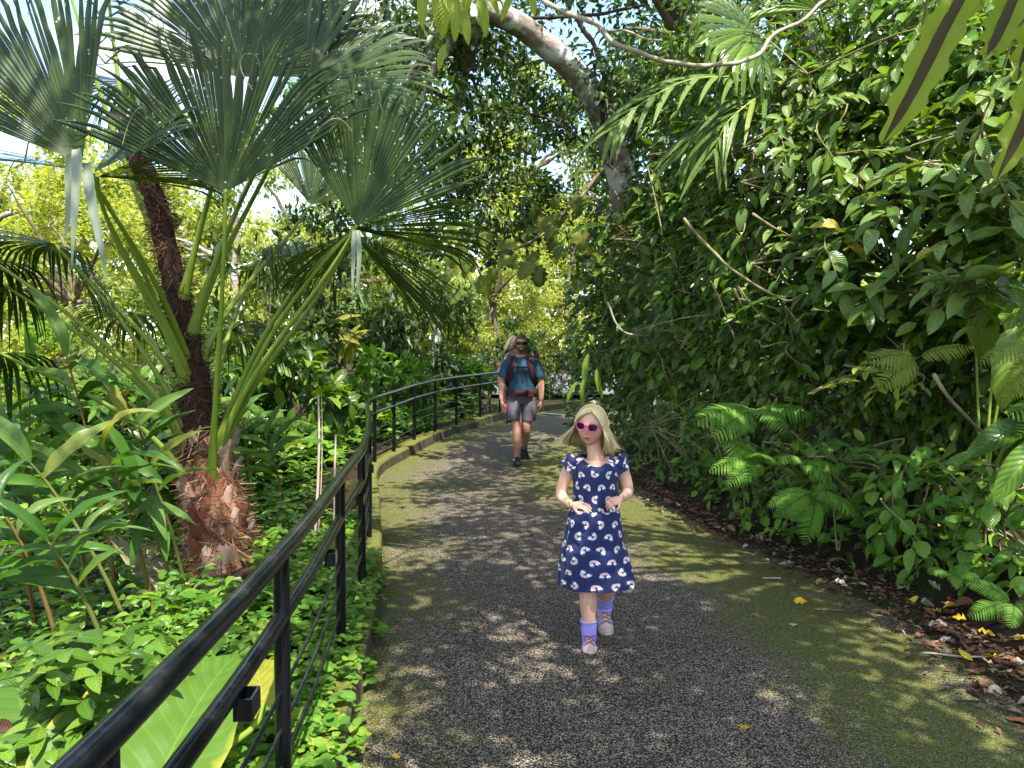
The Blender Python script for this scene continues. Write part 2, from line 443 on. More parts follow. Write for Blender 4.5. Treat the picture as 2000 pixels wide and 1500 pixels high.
def path_mat():
    m, nt, out = new_mat('exposed_aggregate_path')
    tc = nd(nt, 'ShaderNodeTexCoord'); uv = nd(nt, 'ShaderNodeUVMap')
    sp = nd(nt, 'ShaderNodeSeparateXYZ'); nt.links.new(uv.outputs[0], sp.inputs[0])
    pos = tc.outputs['Object']
    vo = nd(nt, 'ShaderNodeTexVoronoi'); vo.inputs['Scale'].default_value = 140; nt.links.new(pos, vo.inputs['Vector'])
    cs = nd(nt, 'ShaderNodeSeparateColor'); nt.links.new(vo.outputs['Color'], cs.inputs[0])
    stone = ramp(nt, cs.outputs[0], [(0, G(.032, .024, .015)), (.30, G(.060, .045, .029)), (.42, G(.18, .145, .10)), (.75, G(.27, .22, .16)), (1, G(.40, .34, .26))])
    edge = ramp(nt, vo.outputs['Distance'], [(.35, 1.0), (.62, .12)])
    col = mixc(nt, 1, stone, edge, 'MULTIPLY')
    n1 = ntex(nt, pos, .8, 5, .6); n2 = ntex(nt, pos, 9, 5, .7)
    # worn and damp areas
    col = mixc(nt, ramp(nt, n1, [(.4, 0.0), (.65, .45)]), col, mixc(nt, 1, col, (.55, .5, .42), 'MULTIPLY'))
    # moss: along both edges and in broad drifts
    eL = math_n(nt, 'SUBTRACT', 1.0, math_n(nt, 'MULTIPLY', sp.outputs[0], 4.0), True)
    dR = math_n(nt, 'ABSOLUTE', math_n(nt, 'SUBTRACT', sp.outputs[0], .76))
    eR = math_n(nt, 'SUBTRACT', 1.0, math_n(nt, 'MULTIPLY', dR, 3.6), True)
    far = ramp(nt, math_n(nt, 'DIVIDE', sp.outputs[1], 20.0), [(.2, 0.0), (.42, .30), (.7, .34), (.85, .6)])
    e = math_n(nt, 'ADD', math_n(nt, 'MAXIMUM', math_n(nt, 'MULTIPLY', eL, .8), eR), far)
    mm = math_n(nt, 'ADD', math_n(nt, 'MULTIPLY', e, .72), math_n(nt, 'ADD', math_n(nt, 'MULTIPLY', math_n(nt, 'SUBTRACT', n1, .5), 1.5), math_n(nt, 'MULTIPLY', math_n(nt, 'SUBTRACT', n2, .5), .9)))
    mk = ramp(nt, mm, [(.20, 0.0), (.62, .93)])
    speck = ramp(nt, cs.outputs[1], [(.0, .25), (.35, .55), (.7, 1.0)])
    moss = ramp(nt, ntex(nt, pos, 120, 3, .7), [(.3, G(.028, .034, .002)), (.6, G(.095, .108, .004)), (.8, G(.18, .19, .01))])
    col = mixc(nt, math_n(nt, 'MULTIPLY', mk, speck), col, moss)
    p = nd(nt, 'ShaderNodeBsdfPrincipled'); p.inputs['Roughness'].default_value = .8; p.inputs['Specular IOR Level'].default_value = .3
    nt.links.new(col, p.inputs['Base Color'])
    hh = math_n(nt, 'SUBTRACT', math_n(nt, 'MULTIPLY', n2, .5), vo.outputs['Distance'])
    nt.links.new(bump(nt, hh, .55, .006), p.inputs['Normal'])
    nt.links.new(p.outputs[0], out.inputs[0])
    return m

def soil_mat(name, c1, c2, moss, moss_amt):
    m, nt, out = new_mat(name)
    tc = nd(nt, 'ShaderNodeTexCoord'); pos = tc.outputs['Object']
    f = ntex(nt, pos, 18, 6, .7); g = ntex(nt, pos, 1.6, 5, .65)
    col = ramp(nt, f, [(.3, c1), (.65, c2), (.85, tuple(np.array(c2) * 1.8))])
    col = mixc(nt, ramp(nt, g, [(.55 - moss_amt, 0.0), (.7 - moss_amt, .85)]), col, moss)
    p = nd(nt, 'ShaderNodeBsdfPrincipled'); p.inputs['Roughness'].default_value = .95; p.inputs['Specular IOR Level'].default_value = .15
    nt.links.new(col, p.inputs['Base Color']); nt.links.new(bump(nt, f, .9, .03), p.inputs['Normal'])
    nt.links.new(p.outputs[0], out.inputs[0])
    return m

def kerb_mat():
    m, nt, out = new_mat('mossy_kerb_concrete')
    tc = nd(nt, 'ShaderNodeTexCoord'); pos = tc.outputs['Object']; ge = nd(nt, 'ShaderNodeNewGeometry')
    f = ntex(nt, pos, 22, 6, .7); g = ntex(nt, pos, 3.2, 5, .65)
    col = ramp(nt, f, [(.3, G(.025, .02, .014)), (.6, G(.075, .062, .045)), (.85, G(.14, .125, .1))])
    sn = nd(nt, 'ShaderNodeSeparateXYZ'); nt.links.new(ge.outputs['Normal'], sn.inputs[0])
    up = math_n(nt, 'MULTIPLY', sn.outputs[2], .22)
    mk = ramp(nt, math_n(nt, 'ADD', g, up), [(.46, 0.0), (.66, .9)])
    col = mixc(nt, mk, col, ramp(nt, ntex(nt, pos, 70, 3), [(.3, G(.05, .055, .008)), (.7, G(.15, .155, .025))]))
    p = nd(nt, 'ShaderNodeBsdfPrincipled'); p.inputs['Roughness'].default_value = .9; p.inputs['Specular IOR Level'].default_value = .2
    nt.links.new(col, p.inputs['Base Color']); nt.links.new(bump(nt, f, .8, .012), p.inputs['Normal'])
    nt.links.new(p.outputs[0], out.inputs[0])
    return m

M['path'] = path_mat()
M['soil'] = soil_mat('garden_soil', (.010, .006, .004), (.04, .024, .015), (.03, .05, .012), .08)
M['kerb'] = kerb_mat()
M['concrete'] = plain('pale_paving', (.12, .11, .135), .8, .3, .12, 8)
M['line'] = plain('white_line_paint', (.34, .33, .30), .7, .3, .3, 30)

# ------------------------------------------------------------------ ground plan
LK = np.array([(-4, -.85), (0, -.6), (1.05, -.6), (1.7, -.63), (2.6, -.70), (3.6, -.81), (4.53, -.90), (5.75, -1.09), (7.04, -1.33), (8.2, -1.57), (8.9, -1.70), (9.4, -1.73), (9.8, -1.68),
               (10.2, -1.59), (11.0, -1.42), (12.0, -1.22), (13.0, -.96), (14.1, -.59), (15.5, -.1), (17.0, .65), (18.3, 1.7), (19.2, 3.0), (19.9, 5), (20.4, 8), (20.8, 14)])
RK = np.array([(-4, 1.7), (0, 1.95), (2, 2.1), (3.15, 2.15), (4.15, 2.22), (5.1, 2.05), (6.26, 1.72), (8.4, 1.42), (9.9, 1.33), (11.3, 1.45), (12.8, 1.95), (13.9, 2.8), (14.9, 4.2), (15.6, 6.5), (16.2, 10), (16.6, 16)])
_yy = np.linspace(-4, 20.8, 500)
def _sm(K):
    x = np.interp(_yy, K[:, 0], K[:, 1])
    k = np.hanning(19); k /= k.sum()
    return np.convolve(np.pad(x, 9, mode='edge'), k, 'valid')
_xl, _xr = _sm(LK), _sm(RK)
def XL(y): return np.interp(y, _yy, _xl)
def XR(y): return np.interp(y, _yy, _xr)
GK = np.array([(-10, 0), (7.6, 0), (8.8, .02), (9.6, .045), (10.3, .09), (11, .14), (12, .18), (14, .22), (16, .26), (20, .32), (40, .8), (120, 3)])
def GZ(y): return np.interp(y, GK[:, 0], GK[:, 1])

def terrain_z(x, y):
    x = np.asarray(x, float); y = np.asarray(y, float)
    g = GZ(y); sl = XL(y) - x; sr = x - XR(y)
    z = g - .06
    left = g + .06 - .42 * smooth01(.15, 2.6, sl) + .9 * smooth01(12, 40, sl)
    right = g + .025 + .32 * smooth01(.30, .75, sr) + .75 * smooth01(.7, 2.6, sr) + 1.2 * smooth01(2.6, 9, sr)
    z = np.where(sl > 0, left, z)
    z = np.where(sr > -.12, g - .06 + (right - g + .06) * smooth01(-.12, .12, sr), z)
    z = np.where(y > 19, np.maximum(z, g - .05), z)
    return z
# ------------------------------------------------------------------ structure: ground, path, kerb
xs = np.unique(np.concatenate([np.linspace(-140, -10, 22), np.linspace(-10, -3.6, 26), np.arange(-3.6, 4.6, .085), np.linspace(4.6, 12, 26), np.linspace(12, 140, 20)]))
ys = np.unique(np.concatenate([np.linspace(-30, -3, 8), np.arange(-3, 17, .11), np.linspace(17, 30, 34), np.linspace(30, 160, 16)]))
gx, gy = np.meshgrid(xs, ys, indexing='xy')
gz = terrain_z(gx, gy)
rough = np.array([noise.noise(Vector((a * 3.1, b * 3.1, 0))) * .5 + noise.noise(Vector((a * 9, b * 9, 4))) * .3 for a, b in zip(gx.ravel(), gy.ravel())]).reshape(gx.shape)
onpath = (gx > XL(gy) - .1) & (gx < XR(gy) - .12) & (gy < 19)
gz = gz + np.where(onpath, 0, rough * (.025 + .05 * smooth01(.3, .8, gx - XR(gy)) + .05 * smooth01(.2, 1, XL(gy) - gx)))
nx, ny = len(xs), len(ys)
i, j = np.meshgrid(np.arange(ny - 1), np.arange(nx - 1), indexing='ij')
Fq = np.stack([i * nx + j, i * nx + j + 1, (i + 1) * nx + j + 1, (i + 1) * nx + j], -1).reshape(-1, 4)
mb = MB(); mb.add(np.stack([gx, gy, gz], -1), Fq, np.stack([gx.ravel(), gy.ravel()], 1))
tag(mb.build('ground', M['soil']), kind='structure')

# the path: one sheet that follows the bend, u across and v along
py_ = np.concatenate([np.arange(-3.5, 15.6, .12)])
nu = 28
def RXP(y): return np.minimum(XR(y) + .06, XL(y) + 8)
PV, PUV = [], []
for y in py_:
    a, b = XL(y) + .06, RXP(y)
    for k in range(nu + 1):
        u = k / nu
        x = a + (b - a) * u
        z = GZ(y) + .012 * math.sin(math.pi * u) + .006 * noise.noise(Vector((x * 1.5, y * 1.5, 0)))
        PV.append((x, y, z)); PUV.append((min(u * (b - a) / 3.2, 1.0), y))
# bend to the right: beyond y = 15.5 the left edge swings away
for y in np.arange(15.7, 20.3, .2):
    a = XL(y) + .06
    for k in range(nu + 1):
        u = k / nu; x = a + 8 * u
        PV.append((x, y, GZ(y) + .012 * math.sin(math.pi * u))); PUV.append((u, y))
rows = len(PV) // (nu + 1)
i, j = np.meshgrid(np.arange(rows - 1), np.arange(nu), indexing='ij')
n1 = nu + 1
Fq = np.stack([i * n1 + j, i * n1 + j + 1, (i + 1) * n1 + j + 1, (i + 1) * n1 + j], -1).reshape(-1, 4)
mb = MB(); mb.add(np.array(PV), Fq, np.array(PUV))
tag(mb.build('path', M['path']), kind='structure')

# white line painted across the far bend
mb = MB(); V = []
for t in np.linspace(0, 1, 10):
    a = W(1058, 806, 16.2); b = W(1145, 815, 15.2)
    c = a.lerp(b, t)
    for s in (-.07, .07): V.append((c.x + s * .4, c.y + s, GZ(c.y) + .021))
mb.add(V, [(2 * k, 2 * k + 1, 2 * k + 3, 2 * k + 2) for k in range(9)])
tag(mb.build('path_line', M['line']), kind='structure')

# pale paving seen beyond the bend
mb = MB()
for q, (x0, x1) in enumerate([(-1.5, 6.5)]):
    V = []
    for y in np.linspace(21.3, 29, 8):
        for x in np.linspace(x0, x1, 6): V.append((x, y, .42 + .055 * (y - 21.3)))
    mb.add(V, [(r * 6 + c, r * 6 + c + 1, r * 6 + c + 7, r * 6 + c + 6) for r in range(7) for c in range(5)])
tag(mb.build('pavement', M['concrete']), kind='structure')

# kerb: an arc of low cast blocks
cl = [(XL(y), y) for y in np.arange(-2, 20.3, .04)]
cl = np.array(cl); al = np.concatenate([[0], np.cumsum(np.linalg.norm(np.diff(cl, axis=0), axis=1))])
def at_arc(s):
    return np.array([np.interp(s, al, cl[:, 0]), np.interp(s, al, cl[:, 1])])
def arc_of_y(y): return float(np.interp(y, cl[:, 1], al))
kerb = empty('kerb', (0, 0, 0)); tag(kerb, kind='structure')
s = 0.0; kk = 0
while s < al[-1] - .3:
    L = .98 + .2 * random.random()
    h = .125 + random.uniform(-.012, .016); wo = random.uniform(-.008, .012)
    prof = [(-.115, -.4), (-.115, h - .012), (-.10, h), (.088 + wo, h + .002), (.102 + wo, h - .014), (.108 + wo, -.05)]
    st = np.linspace(s, min(s + L - .008, al[-1]), 7)
    V = []
    for q in st:
        p = at_arc(q); d = at_arc(q + .05) - at_arc(q - .05); d /= np.linalg.norm(d) + 1e-9
        r_ = np.array([d[1], -d[0]])
        for (o_, z_) in prof:
            jn = .006 * noise.noise(Vector((q * 7, o_ * 9, z_ * 9)))
            V.append((*(p + r_ * (o_ + jn)), GZ(p[1]) + z_ + jn))
    m_ = len(prof)
    Fq = [(a * m_ + b, (a + 1) * m_ + b, (a + 1) * m_ + b + 1, a * m_ + b + 1) for a in range(6) for b in range(m_ - 1)]
    mb = MB(); mb.add(V, Fq)
    mb.add(V[:m_], [(0, 1, 4, 5), (1, 2, 3, 4)]); mb.add(V[-m_:], [(5, 4, 1, 0), (4, 3, 2, 1)])
    o = mb.build('kerb_block', M['kerb'], kerb, smooth=False)
    s += L; kk += 1

# ------------------------------------------------------------------ railing (one thing)
rail = empty('railing', (XL(3), 3, .1))
tag(rail, 'curved black metal railing with thin lower bars along the mossy kerb', 'railing')
def child(o, par):
    o.parent = par; o.matrix_parent_inverse = Matrix.Translation(-par.location) if par.type == 'EMPTY' and par.parent is None else Matrix.Identity(4)
    return o
RH = .93
def rail_pt(s_, h):
    p = at_arc(s_)
    return Vector((p[0], p[1], GZ(p[1]) + h))
s0, s1 = arc_of_y(-1.2), arc_of_y(15.4)
mb = MB(); tube(mb, [rail_pt(q, RH) for q in np.arange(s0, s1, .09)], .026, 14)
child(mb.build('handrail', M['rail']), rail)
post_y = [.0, 1.1, 2.17, 3.5, 4.53, 5.7, 6.7, 7.7, 8.6, 9.45, 10.2, 11.0, 12.0, 13.0, 14.1, 15.1]
ps = [arc_of_y(y) for y in post_y]
for a in range(len(ps)):
    b = rail_pt(ps[a], .08); t = rail_pt(ps[a], RH)
    mb = MB(); tube(mb, [b, b.lerp(t, .5), t], .0235, 14, side=(1, 0, 0))
    child(mb.build('post', M['rail']), rail)
    if a + 1 == len(ps): continue
    for h, r_, nm in ((.745, .0225, 'middle_rail'), (.53, .0065, 'thin_bar'), (.42, .0065, 'thin_bar'), (.31, .0065, 'thin_bar')):
        mb = MB(); tube(mb, [rail_pt(q, h) for q in np.linspace(ps[a] + .004, ps[a + 1] - .004, 9)], r_, 12 if r_ > .01 else 8)
        child(mb.build(nm, M['rail']), rail)
# light holders bolted under the middle rail
for y in (1.70, 2.95, 4.15, 5.3, 8.0):
    q = arc_of_y(y); p = rail_pt(q, .735); d = (rail_pt(q + .05, .735) - rail_pt(q - .05, .735)).normalized()
    ang = math.atan2(d.y, d.x)
    mb = MB()
    n_ = Vector((d.y, -d.x, 0))
    c = p + n_ * .028 - Vector((0, 0, .002))
    lw, dp, hh, th = .072, .042, .050, .006
    cz = c - Vector((0, 0, hh / 2))
    box(mb, cz + n_ * (dp / 2 - th / 2), (lw, th, hh), ang)
    box(mb, cz - n_ * (dp / 2 - th / 2), (lw, th, hh), ang)
    box(mb, cz + d * (lw / 2 - th / 2), (th, dp - 2 * th, hh), ang)
    box(mb, cz - d * (lw / 2 - th / 2), (th, dp - 2 * th, hh), ang)
    box(mb, cz - Vector((0, 0, hh / 2 - .004)), (lw - 2 * th, dp - 2 * th, .006), ang)
    br = child(mb.build('light_holder', M['rail'], smooth=False), rail)
    for sgn in (-1, 1):
        k = p + d * (sgn * .028) + n_ * .006 + Vector((0, 0, .0205))
        mb = MB(); tube(mb, [k - Vector((0, 0, .006)), k + Vector((0, 0, .003))], .0045, 8)
        o = mb.build('screw', M['screw']); o.parent = br

# ------------------------------------------------------------------ fan palm
def fan_mesh(name, hub, axis, normal, Rr, mat, nseg=60, span=150, cone=.35, droop=.3, fused=.72, tear=.35, asym=0., seed=0, limp=0.):
    rg = np.random.default_rng(seed)
    a = nrm(np.array(axis)); x = nrm(np.cross(a, nrm(np.array(normal)))); z = np.cross(x, a)
    mb = MB()
    th = np.radians(np.linspace(-span, span, nseg + 1) + asym)
    rs = np.array([.015, .12, .28, .44, .58, .68, .78, .88, .95, 1.0])
    V, UV, Fc = [], [], []
    n = 0
    for k in range(nseg):
        t0, t1 = th[k], th[k + 1]; tc = (t0 + t1) / 2
        Lk = Rr * (.80 + .20 * math.cos(tc * .75)) * rg.uniform(.93, 1.04)
        rf = fused * rg.uniform(.9, 1.08)
        if rg.random() < tear * .3: rf *= rg.uniform(.3, .8)
        if rg.random() < tear * .12: Lk *= rg.uniform(.55, .9)
        bend = rg.normal(0, .035); dr = droop * rg.uniform(.6, 1.5) + (limp * rg.random() if limp else 0)
        hw0 = math.tan((t1 - t0) / 2)
        for r_ in rs:
            r = r_ * Lk
            fr = max(0, (r_ - rf) / (1 - rf))
            w = hw0 * (r if fr == 0 else rf * Lk * (1 - fr) ** .75 * (1 + .35 * fr))
            w = max(w, .0012)
            tt = tc + bend * fr
            d = np.array([math.sin(tt), math.cos(tt), 0.]); lat = np.array([math.cos(tt), -math.sin(tt), 0.])
            up = cone * r * (abs(math.sin(tt * .5)) ** 1.2)
            fold = .34 * w
            base = d * r + np.array([0, 0, up])
            sag = dr * Rr * (r_ ** 2.6) * .55 + dr * Rr * fr ** 2 * 1.0 + (.22 * Rr * fr ** 2 if rg.random() < .10 else 0)
            for sd_, zz, uu in ((-1, 0, 0), (0, fold, .5), (1, 0, 1)):
                l = base + lat * (w * sd_) + np.array([0, 0, zz])
                wv = np.array(hub) + x * l[0] + a * l[1] + z * l[2]
                wv[2] -= sag
                V.append(wv); UV.append(((k + uu) / nseg * 8, r_))
        m = len(rs)
        for q in range(m - 1):
            b = n + q * 3
            Fc += [(b, b + 1, b + 4, b + 3), (b + 1, b + 2, b + 5, b + 4)]
        n += m * 3
    mb.add(V, Fc, UV)
    return mb.build(name, mat, smooth=False)

palm_base = Vector((-2.12, 5.55, -.42))
trunk_px = [(428, 1185, 5.55), (432, 1100, 5.58), (420, 1000, 5.62), (402, 900, 5.66), (386, 800, 5.7), (372, 700, 5.74), (352, 600, 5.78), (330, 500, 5.82), (305, 400, 5.86), (268, 300, 5.9), (232, 215, 5.94)]
trunk_r = [.235, .225, .20, .16, .12, .095, .085, .08, .08, .075, .06]
palm = empty('fan_palm', palm_base)
tag(palm, 'tall fan palm with a shaggy reddish trunk and long green leaf stalks behind the railing', 'palm tree')
TP = spline([W(*p) for p in trunk_px], 6); TP[0, 2] = min(TP[0, 2], -.5)
TR = np.interp(np.linspace(0, 1, len(TP)), np.linspace(0, 1, len(trunk_r)), trunk_r)
TRj = TR * (1 + .12 * np.array([noise.noise(Vector((0, 0, k * .7))) for k in range(len(TP))]))
cut = int(len(TP) * .30)
mb = MB(); tube(mb, TP[:cut + 1], TRj[:cut + 1], 22)
V = mb.V[0]
for k in range(len(V)): V[k] += np.array(noise.noise_vector(Vector(V[k] * 9))) * .03
child(mb.build('trunk', M['palm_trunk']), palm)
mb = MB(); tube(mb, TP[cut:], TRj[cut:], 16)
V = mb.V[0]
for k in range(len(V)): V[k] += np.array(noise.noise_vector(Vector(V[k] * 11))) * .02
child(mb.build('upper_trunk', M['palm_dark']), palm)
# broken leaf bases wrapped round the lower trunk, each its own plate
stump_me = []
for v in range(3):
    mbs = MB(); Vv = []; Fv = []
    for r_ in range(5):
        for c_ in range(5):
            u = c_ / 4 - .5; t = r_ / 4
            wd = .17 * (1 - .75 * t ** 1.5)
            Vv.append((u * wd, .02 + t * .03 + .02 * math.cos(u * 5) + (.04 * t * t), t * .22 + .012 * math.sin(v * 3 + c_ * 2.1) * (t > .9)))
    for r_ in range(4):
        for c_ in range(4): Fv.append((r_ * 5 + c_, r_ * 5 + c_ + 1, r_ * 5 + c_ + 6, r_ * 5 + c_ + 5))
    mbs.add(Vv, Fv, [(.3, .3)] * 25)
    me = mbs.mesh('leaf_base', M['fiber']); stump_me.append(me)
husk_red = bark_mat('husk_red', (.10, .022, .014), (.24, .07, .045), (.38, .2, .14), 7, (1, 1, .4), .01)
husk_pink = bark_mat('husk_pink', (.30, .15, .11), (.45, .29, .23), (.52, .40, .33), 7, (1, 1, .4), .01)
husk_tan = bark_mat('husk_tan', (.18, .10, .06), (.33, .21, .13), (.44, .33, .24), 12, (1, 1, .2), .01)
for k in range(46):
    t = random.uniform(.02, .36); idx = t * (len(TP) - 1); i0 = int(idx)
    c = TP[i0]; rr = TR[i0]; an = k * 2.4 + random.uniform(-.3, .3)
    m4 = Matrix.Translation(Vector(c) + Vector((math.sin(an) * rr * .80, -math.cos(an) * rr * .80, -.05))) @ Matrix.Rotation(an + math.pi, 4, 'Z') @ Matrix.Rotation(random.uniform(-.02, .22), 4, 'X') @ Matrix.Scale(random.uniform(.7, 1.35), 4)
    inst('leaf_base', stump_me[k % 3], m4, palm, random.choice([husk_red, husk_pink, husk_pink, husk_tan, husk_tan]))
# loose fibre hanging round the trunk
mb = MB()
ftpl = (np.array([(-.5, 0, 0), (.5, 0, 0), (.35, .4, .03), (-.35, .4, .03), (.2, .75, .1), (-.2, .75, .1), (0, 1, .25)]) * np.array([.06, 1, 1]), np.array([(0, 1, 2, 3), (3, 2, 4, 5)]), np.zeros((7, 2)))
P_, A_, N_ = [], [], []
for k in range(8000):
    t = random.random() ** 1.9 * .95; i0 = int(t * (len(TP) - 1)); an = random.uniform(0, 6.283)
    o_ = np.array([math.sin(an), -math.cos(an), 0])
    P_.append(TP[i0] + o_ * TR[i0] * random.uniform(.95, 1.08) + np.array([0, 0, random.uniform(-.1, .1)]))
    A_.append(o_ * random.uniform(.1, .8) + np.array([-o_[1], o_[0], 0]) * random.gauss(0, 1) + np.array([0, 0, random.gauss(-.2, .8)])); N_.append(o_)
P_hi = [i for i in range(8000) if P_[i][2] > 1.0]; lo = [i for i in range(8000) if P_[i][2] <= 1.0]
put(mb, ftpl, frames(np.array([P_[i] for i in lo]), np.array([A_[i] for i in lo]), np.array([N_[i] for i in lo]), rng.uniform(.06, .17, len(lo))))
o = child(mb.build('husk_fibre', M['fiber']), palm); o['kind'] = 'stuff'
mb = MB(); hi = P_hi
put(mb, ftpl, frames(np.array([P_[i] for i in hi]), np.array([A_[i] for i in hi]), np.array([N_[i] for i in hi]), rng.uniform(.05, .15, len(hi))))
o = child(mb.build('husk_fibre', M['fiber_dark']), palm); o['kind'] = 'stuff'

up = np.array([0, 0, 1.0])
# (trunk parameter, hub px, hub py, hub Y, axis, normal, radius, span, cone, droop, options)
FANS = [
    (.28, 441, 374, 4.75, (-.02, -.1, 1), (.1, -1, .12), 1.10, 66, .34, .05, {}),
    (.30, 697, 440, 4.85, (.33, -.12, .95), (.1, -1, .22), 1.0, 52, .30, .05, {'nseg': 44}),
    (.31, 692, 448, 5.0, (.9, .1, .0), (.1, .3, .9), .98, 34, .3, .10, {'nseg': 26}),
    (.32, 688, 455, 5.05, (.62, .15, -.55), (.1, .2, .9), .92, 40, .3, .10, {'nseg': 28}),
    (.30, 690, 452, 5.1, (-.75, .1, -.6), (.1, .2, .9), .6, 28, .3, .10, {'nseg': 18}),
    (.50, 160, 318, 4.6, (-.52, -.1, .9), (.2, -1, .1), 1.22, 40, .25, .03, {'nseg': 34}),
    (.48, 182, 338, 4.75, (.82, -.1, .62), (-.2, -.8, .6), .92, 30, .3, .08, {'nseg': 26}),
    (.45, 165, 334, 4.9, (-.95, -.2, .12), (0, -.3, .95), .9, 26, .3, .12, {'nseg': 22}),
    (.47, 190, 345, 5.0, (.95, .1, .05), (0, .1, .95), .85, 34, .3, .12, {'nseg': 26}),
    (.55, 600, 168, 5.2, (.86, .1, .42), (-.2, -1, .4), .95, 62, .25, .10, {'nseg': 46}),
    (.55, 596, 162, 5.3, (-.1, .1, 1), (-.2, -1, .3), .95, 45, .25, .06, {'nseg': 34}),
    (.62, 468, 150, 5.3, (.05, .1, 1), (.1, -1, .1), 1.15, 88, .22, .06, {}),
    (.38, 108, 478, 5.5, (-.8, .2, .1), (0, .1, .95), .75, 70, .25, .30, {'nseg': 44}),
    (.44, 112, 482, 5.5, (.5, .2, -.6), (0, .2, .95), .6, 50, .25, .30, {'nseg': 30}),
    (.40, 512, 508, 6.4, (.45, .3, .2), (0, .15, .95), .62, 100, .3, .30, {}),
    (.50, 607, 400, 6.2, (.30, .2, .9), (.1, -1, .2), .62, 60, .3, .1, {'nseg': 40}),
    (.36, 452, 645, 6.6, (.4, .4, -.1), (0, .2, .95), .62, 95, .25, .35, {}),
    (.30, 262, 612, 6.4, (-.55, .4, -.05), (0, .2, .95), .6, 90, .2, .3, {}),
    (.33, 12, 560, 5.4, (-.8, 0, .0), (0, .1, .95), .8, 90, .25, .3, {}),
    (.80, 205, -70, 6.0, (-.05, .3, 1), (0, -1, .2), 1.1, 100, .25, .15, {}),
    (.76, 128, -40, 5.7, (-.3, .2, 1), (0, -1, .2), 1.0, 80, .25, .12, {}),
    (.85, 250, 160, 7.0, (-.7, .4, -.1), (0, .1, .95), .7, 60, .25, .3, {'nseg': 40}),
    (.26, 0, 690, 5.0, (-.8, 0, -.1), (0, .1, .95), .9, 90, .25, .35, {}),
    (.34, -20, 505, 5.1, (-.8, 0, .1), (0, .1, .95), .9, 90, .25, .35, {}),
]
for k, (tp, hx, hy, hY, ax, nm, rad, span, cone, droop, opt) in enumerate(FANS):
    hub = W(hx, hy, hY)
    i0 = int(tp * (len(TP) - 1)); c = Vector(TP[i0])
    out = Vector((hub.x - c.x, hub.y - c.y, 0)); L = (hub - c).length
    od = out.normalized() if out.length > .01 else Vector((0, -1, 0))
    st = c + od * (TR[i0] * .75)
    p1 = st + (od * .25 + Vector((0, 0, .55))).normalized() * L * .38
    p2 = hub - (Vector(nrm(np.array(ax))) * .25 + (hub - st).normalized() * .75).normalized() * L * .3
    P_ = bez(st, p1, p2, hub, 16)
    tt = np.linspace(0, 1, 16)
    r1 = np.interp(tt, [0, .08, .25, 1], [.052, .032, .021, .010]); r2 = r1 * .72
    mb = MB(); tube(mb, P_, r1, 9, ell=r2, side=(0, 1, .1))
    stalk = child(mb.build('leaf_stalk', M['petiole']), palm)
    bl = fan_mesh('fan_blade', hub, ax, nm, rad, M['fan'], seed=k + 5, span=span, cone=cone, droop=droop, **opt)
    bl.parent = stalk
# broad fading segments that hang down from the left fan
def strip_mesh(P, w, nacross=3, up_=(0, -1, .1), fold=.15, taper=None, wave=0.):
    P = np.array(P); k = len(P); T = nrm(np.gradient(P, axis=0)); X = nrm(np.cross(T, np.array(up_, float))); Z = np.cross(X, T)
    ww = np.full(k, w) if taper is None else w * np.array(taper)
    V, UV, Fc = [], [], []
    us = np.linspace(-1, 1, nacross * 2 + 1); m = len(us)
    for i_ in range(k):
        for u in us:
            V.append(P[i_] + X[i_] * u * ww[i_] + Z[i_] * (fold * abs(u) * ww[i_] + wave * abs(u) ** 1.5 * math.sin(i_ * 1.35 + (u > 0) * 1.3)))
            UV.append((u * .5 + .5, i_ / (k - 1)))
    for i_ in range(k - 1):
        for j_ in range(m - 1): Fc.append((i_ * m + j_, i_ * m + j_ + 1, (i_ + 1) * m + j_ + 1, (i_ + 1) * m + j_))
    return np.array(V), np.array(Fc), np.array(UV)
for pts in ([(150, 292, 4.45), (152, 330, 4.42), (146, 430, 4.42), (140, 525, 4.44)], [(172, 318, 4.45), (178, 380, 4.42), (196, 470, 4.42), (212, 560, 4.46)], [(140, 300, 4.5), (138, 380, 4.5), (128, 470, 4.5)],
            [(700, 450, 4.8), (702, 500, 4.78), (700, 560, 4.8), (712, 600, 4.8)], [(692, 450, 4.8), (690, 510, 4.8), (688, 590, 4.82)]):
    P_ = spline([W(*p) for p in pts], 6)
    mb = MB(); wd = .034 if pts[0][0] < 300 else .016
    mb.add(*strip_mesh(P_, wd, 2, fold=.35, taper=np.interp(np.linspace(0, 1, len(P_)), [0, .2, .6, 1], [.7, 1, .7, .08])))
    child(mb.build('hanging_segment', M['fan_grey']), palm)
# thin threads that curl off the fan edges
for k in range(7):
    hx, hy = random.choice([(560, 120), (330, 100), (480, 60), (620, 230), (250, 230), (700, 250)])
    a = W(hx + random.uniform(-60, 60), hy + random.uniform(-50, 50), 4.6)
    q = [a, a + Vector((random.uniform(-.1, .1), -.05, .12)), a + Vector((random.uniform(-.22, .22), -.08, .08)), a + Vector((random.uniform(-.3, .3), -.08, -.16))]
    mb = MB(); tube(mb, bez(*q, 12), .0028, 4)
    child(mb.build('thread', M['fan_dry']), palm)

# dead fan lying on the ground
df = empty('dead_palm_leaf', W(262, 1128, 5.2))
tag(df, 'dry beige fan leaf of a palm lying among the ginger canes', 'palm leaf')
child(fan_mesh('fan_blade', W(262, 1128, 5.2), (.3, .5, -.25), (0, -.7, .7), .62, M['fan_dry'], nseg=30, span=120, cone=.2, droop=.25, fused=.6, tear=.6, seed=77), df)
mb = MB(); tube(mb, bez(W(262, 1128, 5.2), W(300, 1150, 5.1), W(400, 1140, 5.0), W(470, 1130, 5.0), 10), .012, 7)
child(mb.build('leaf_stalk', M['drystem']), df)
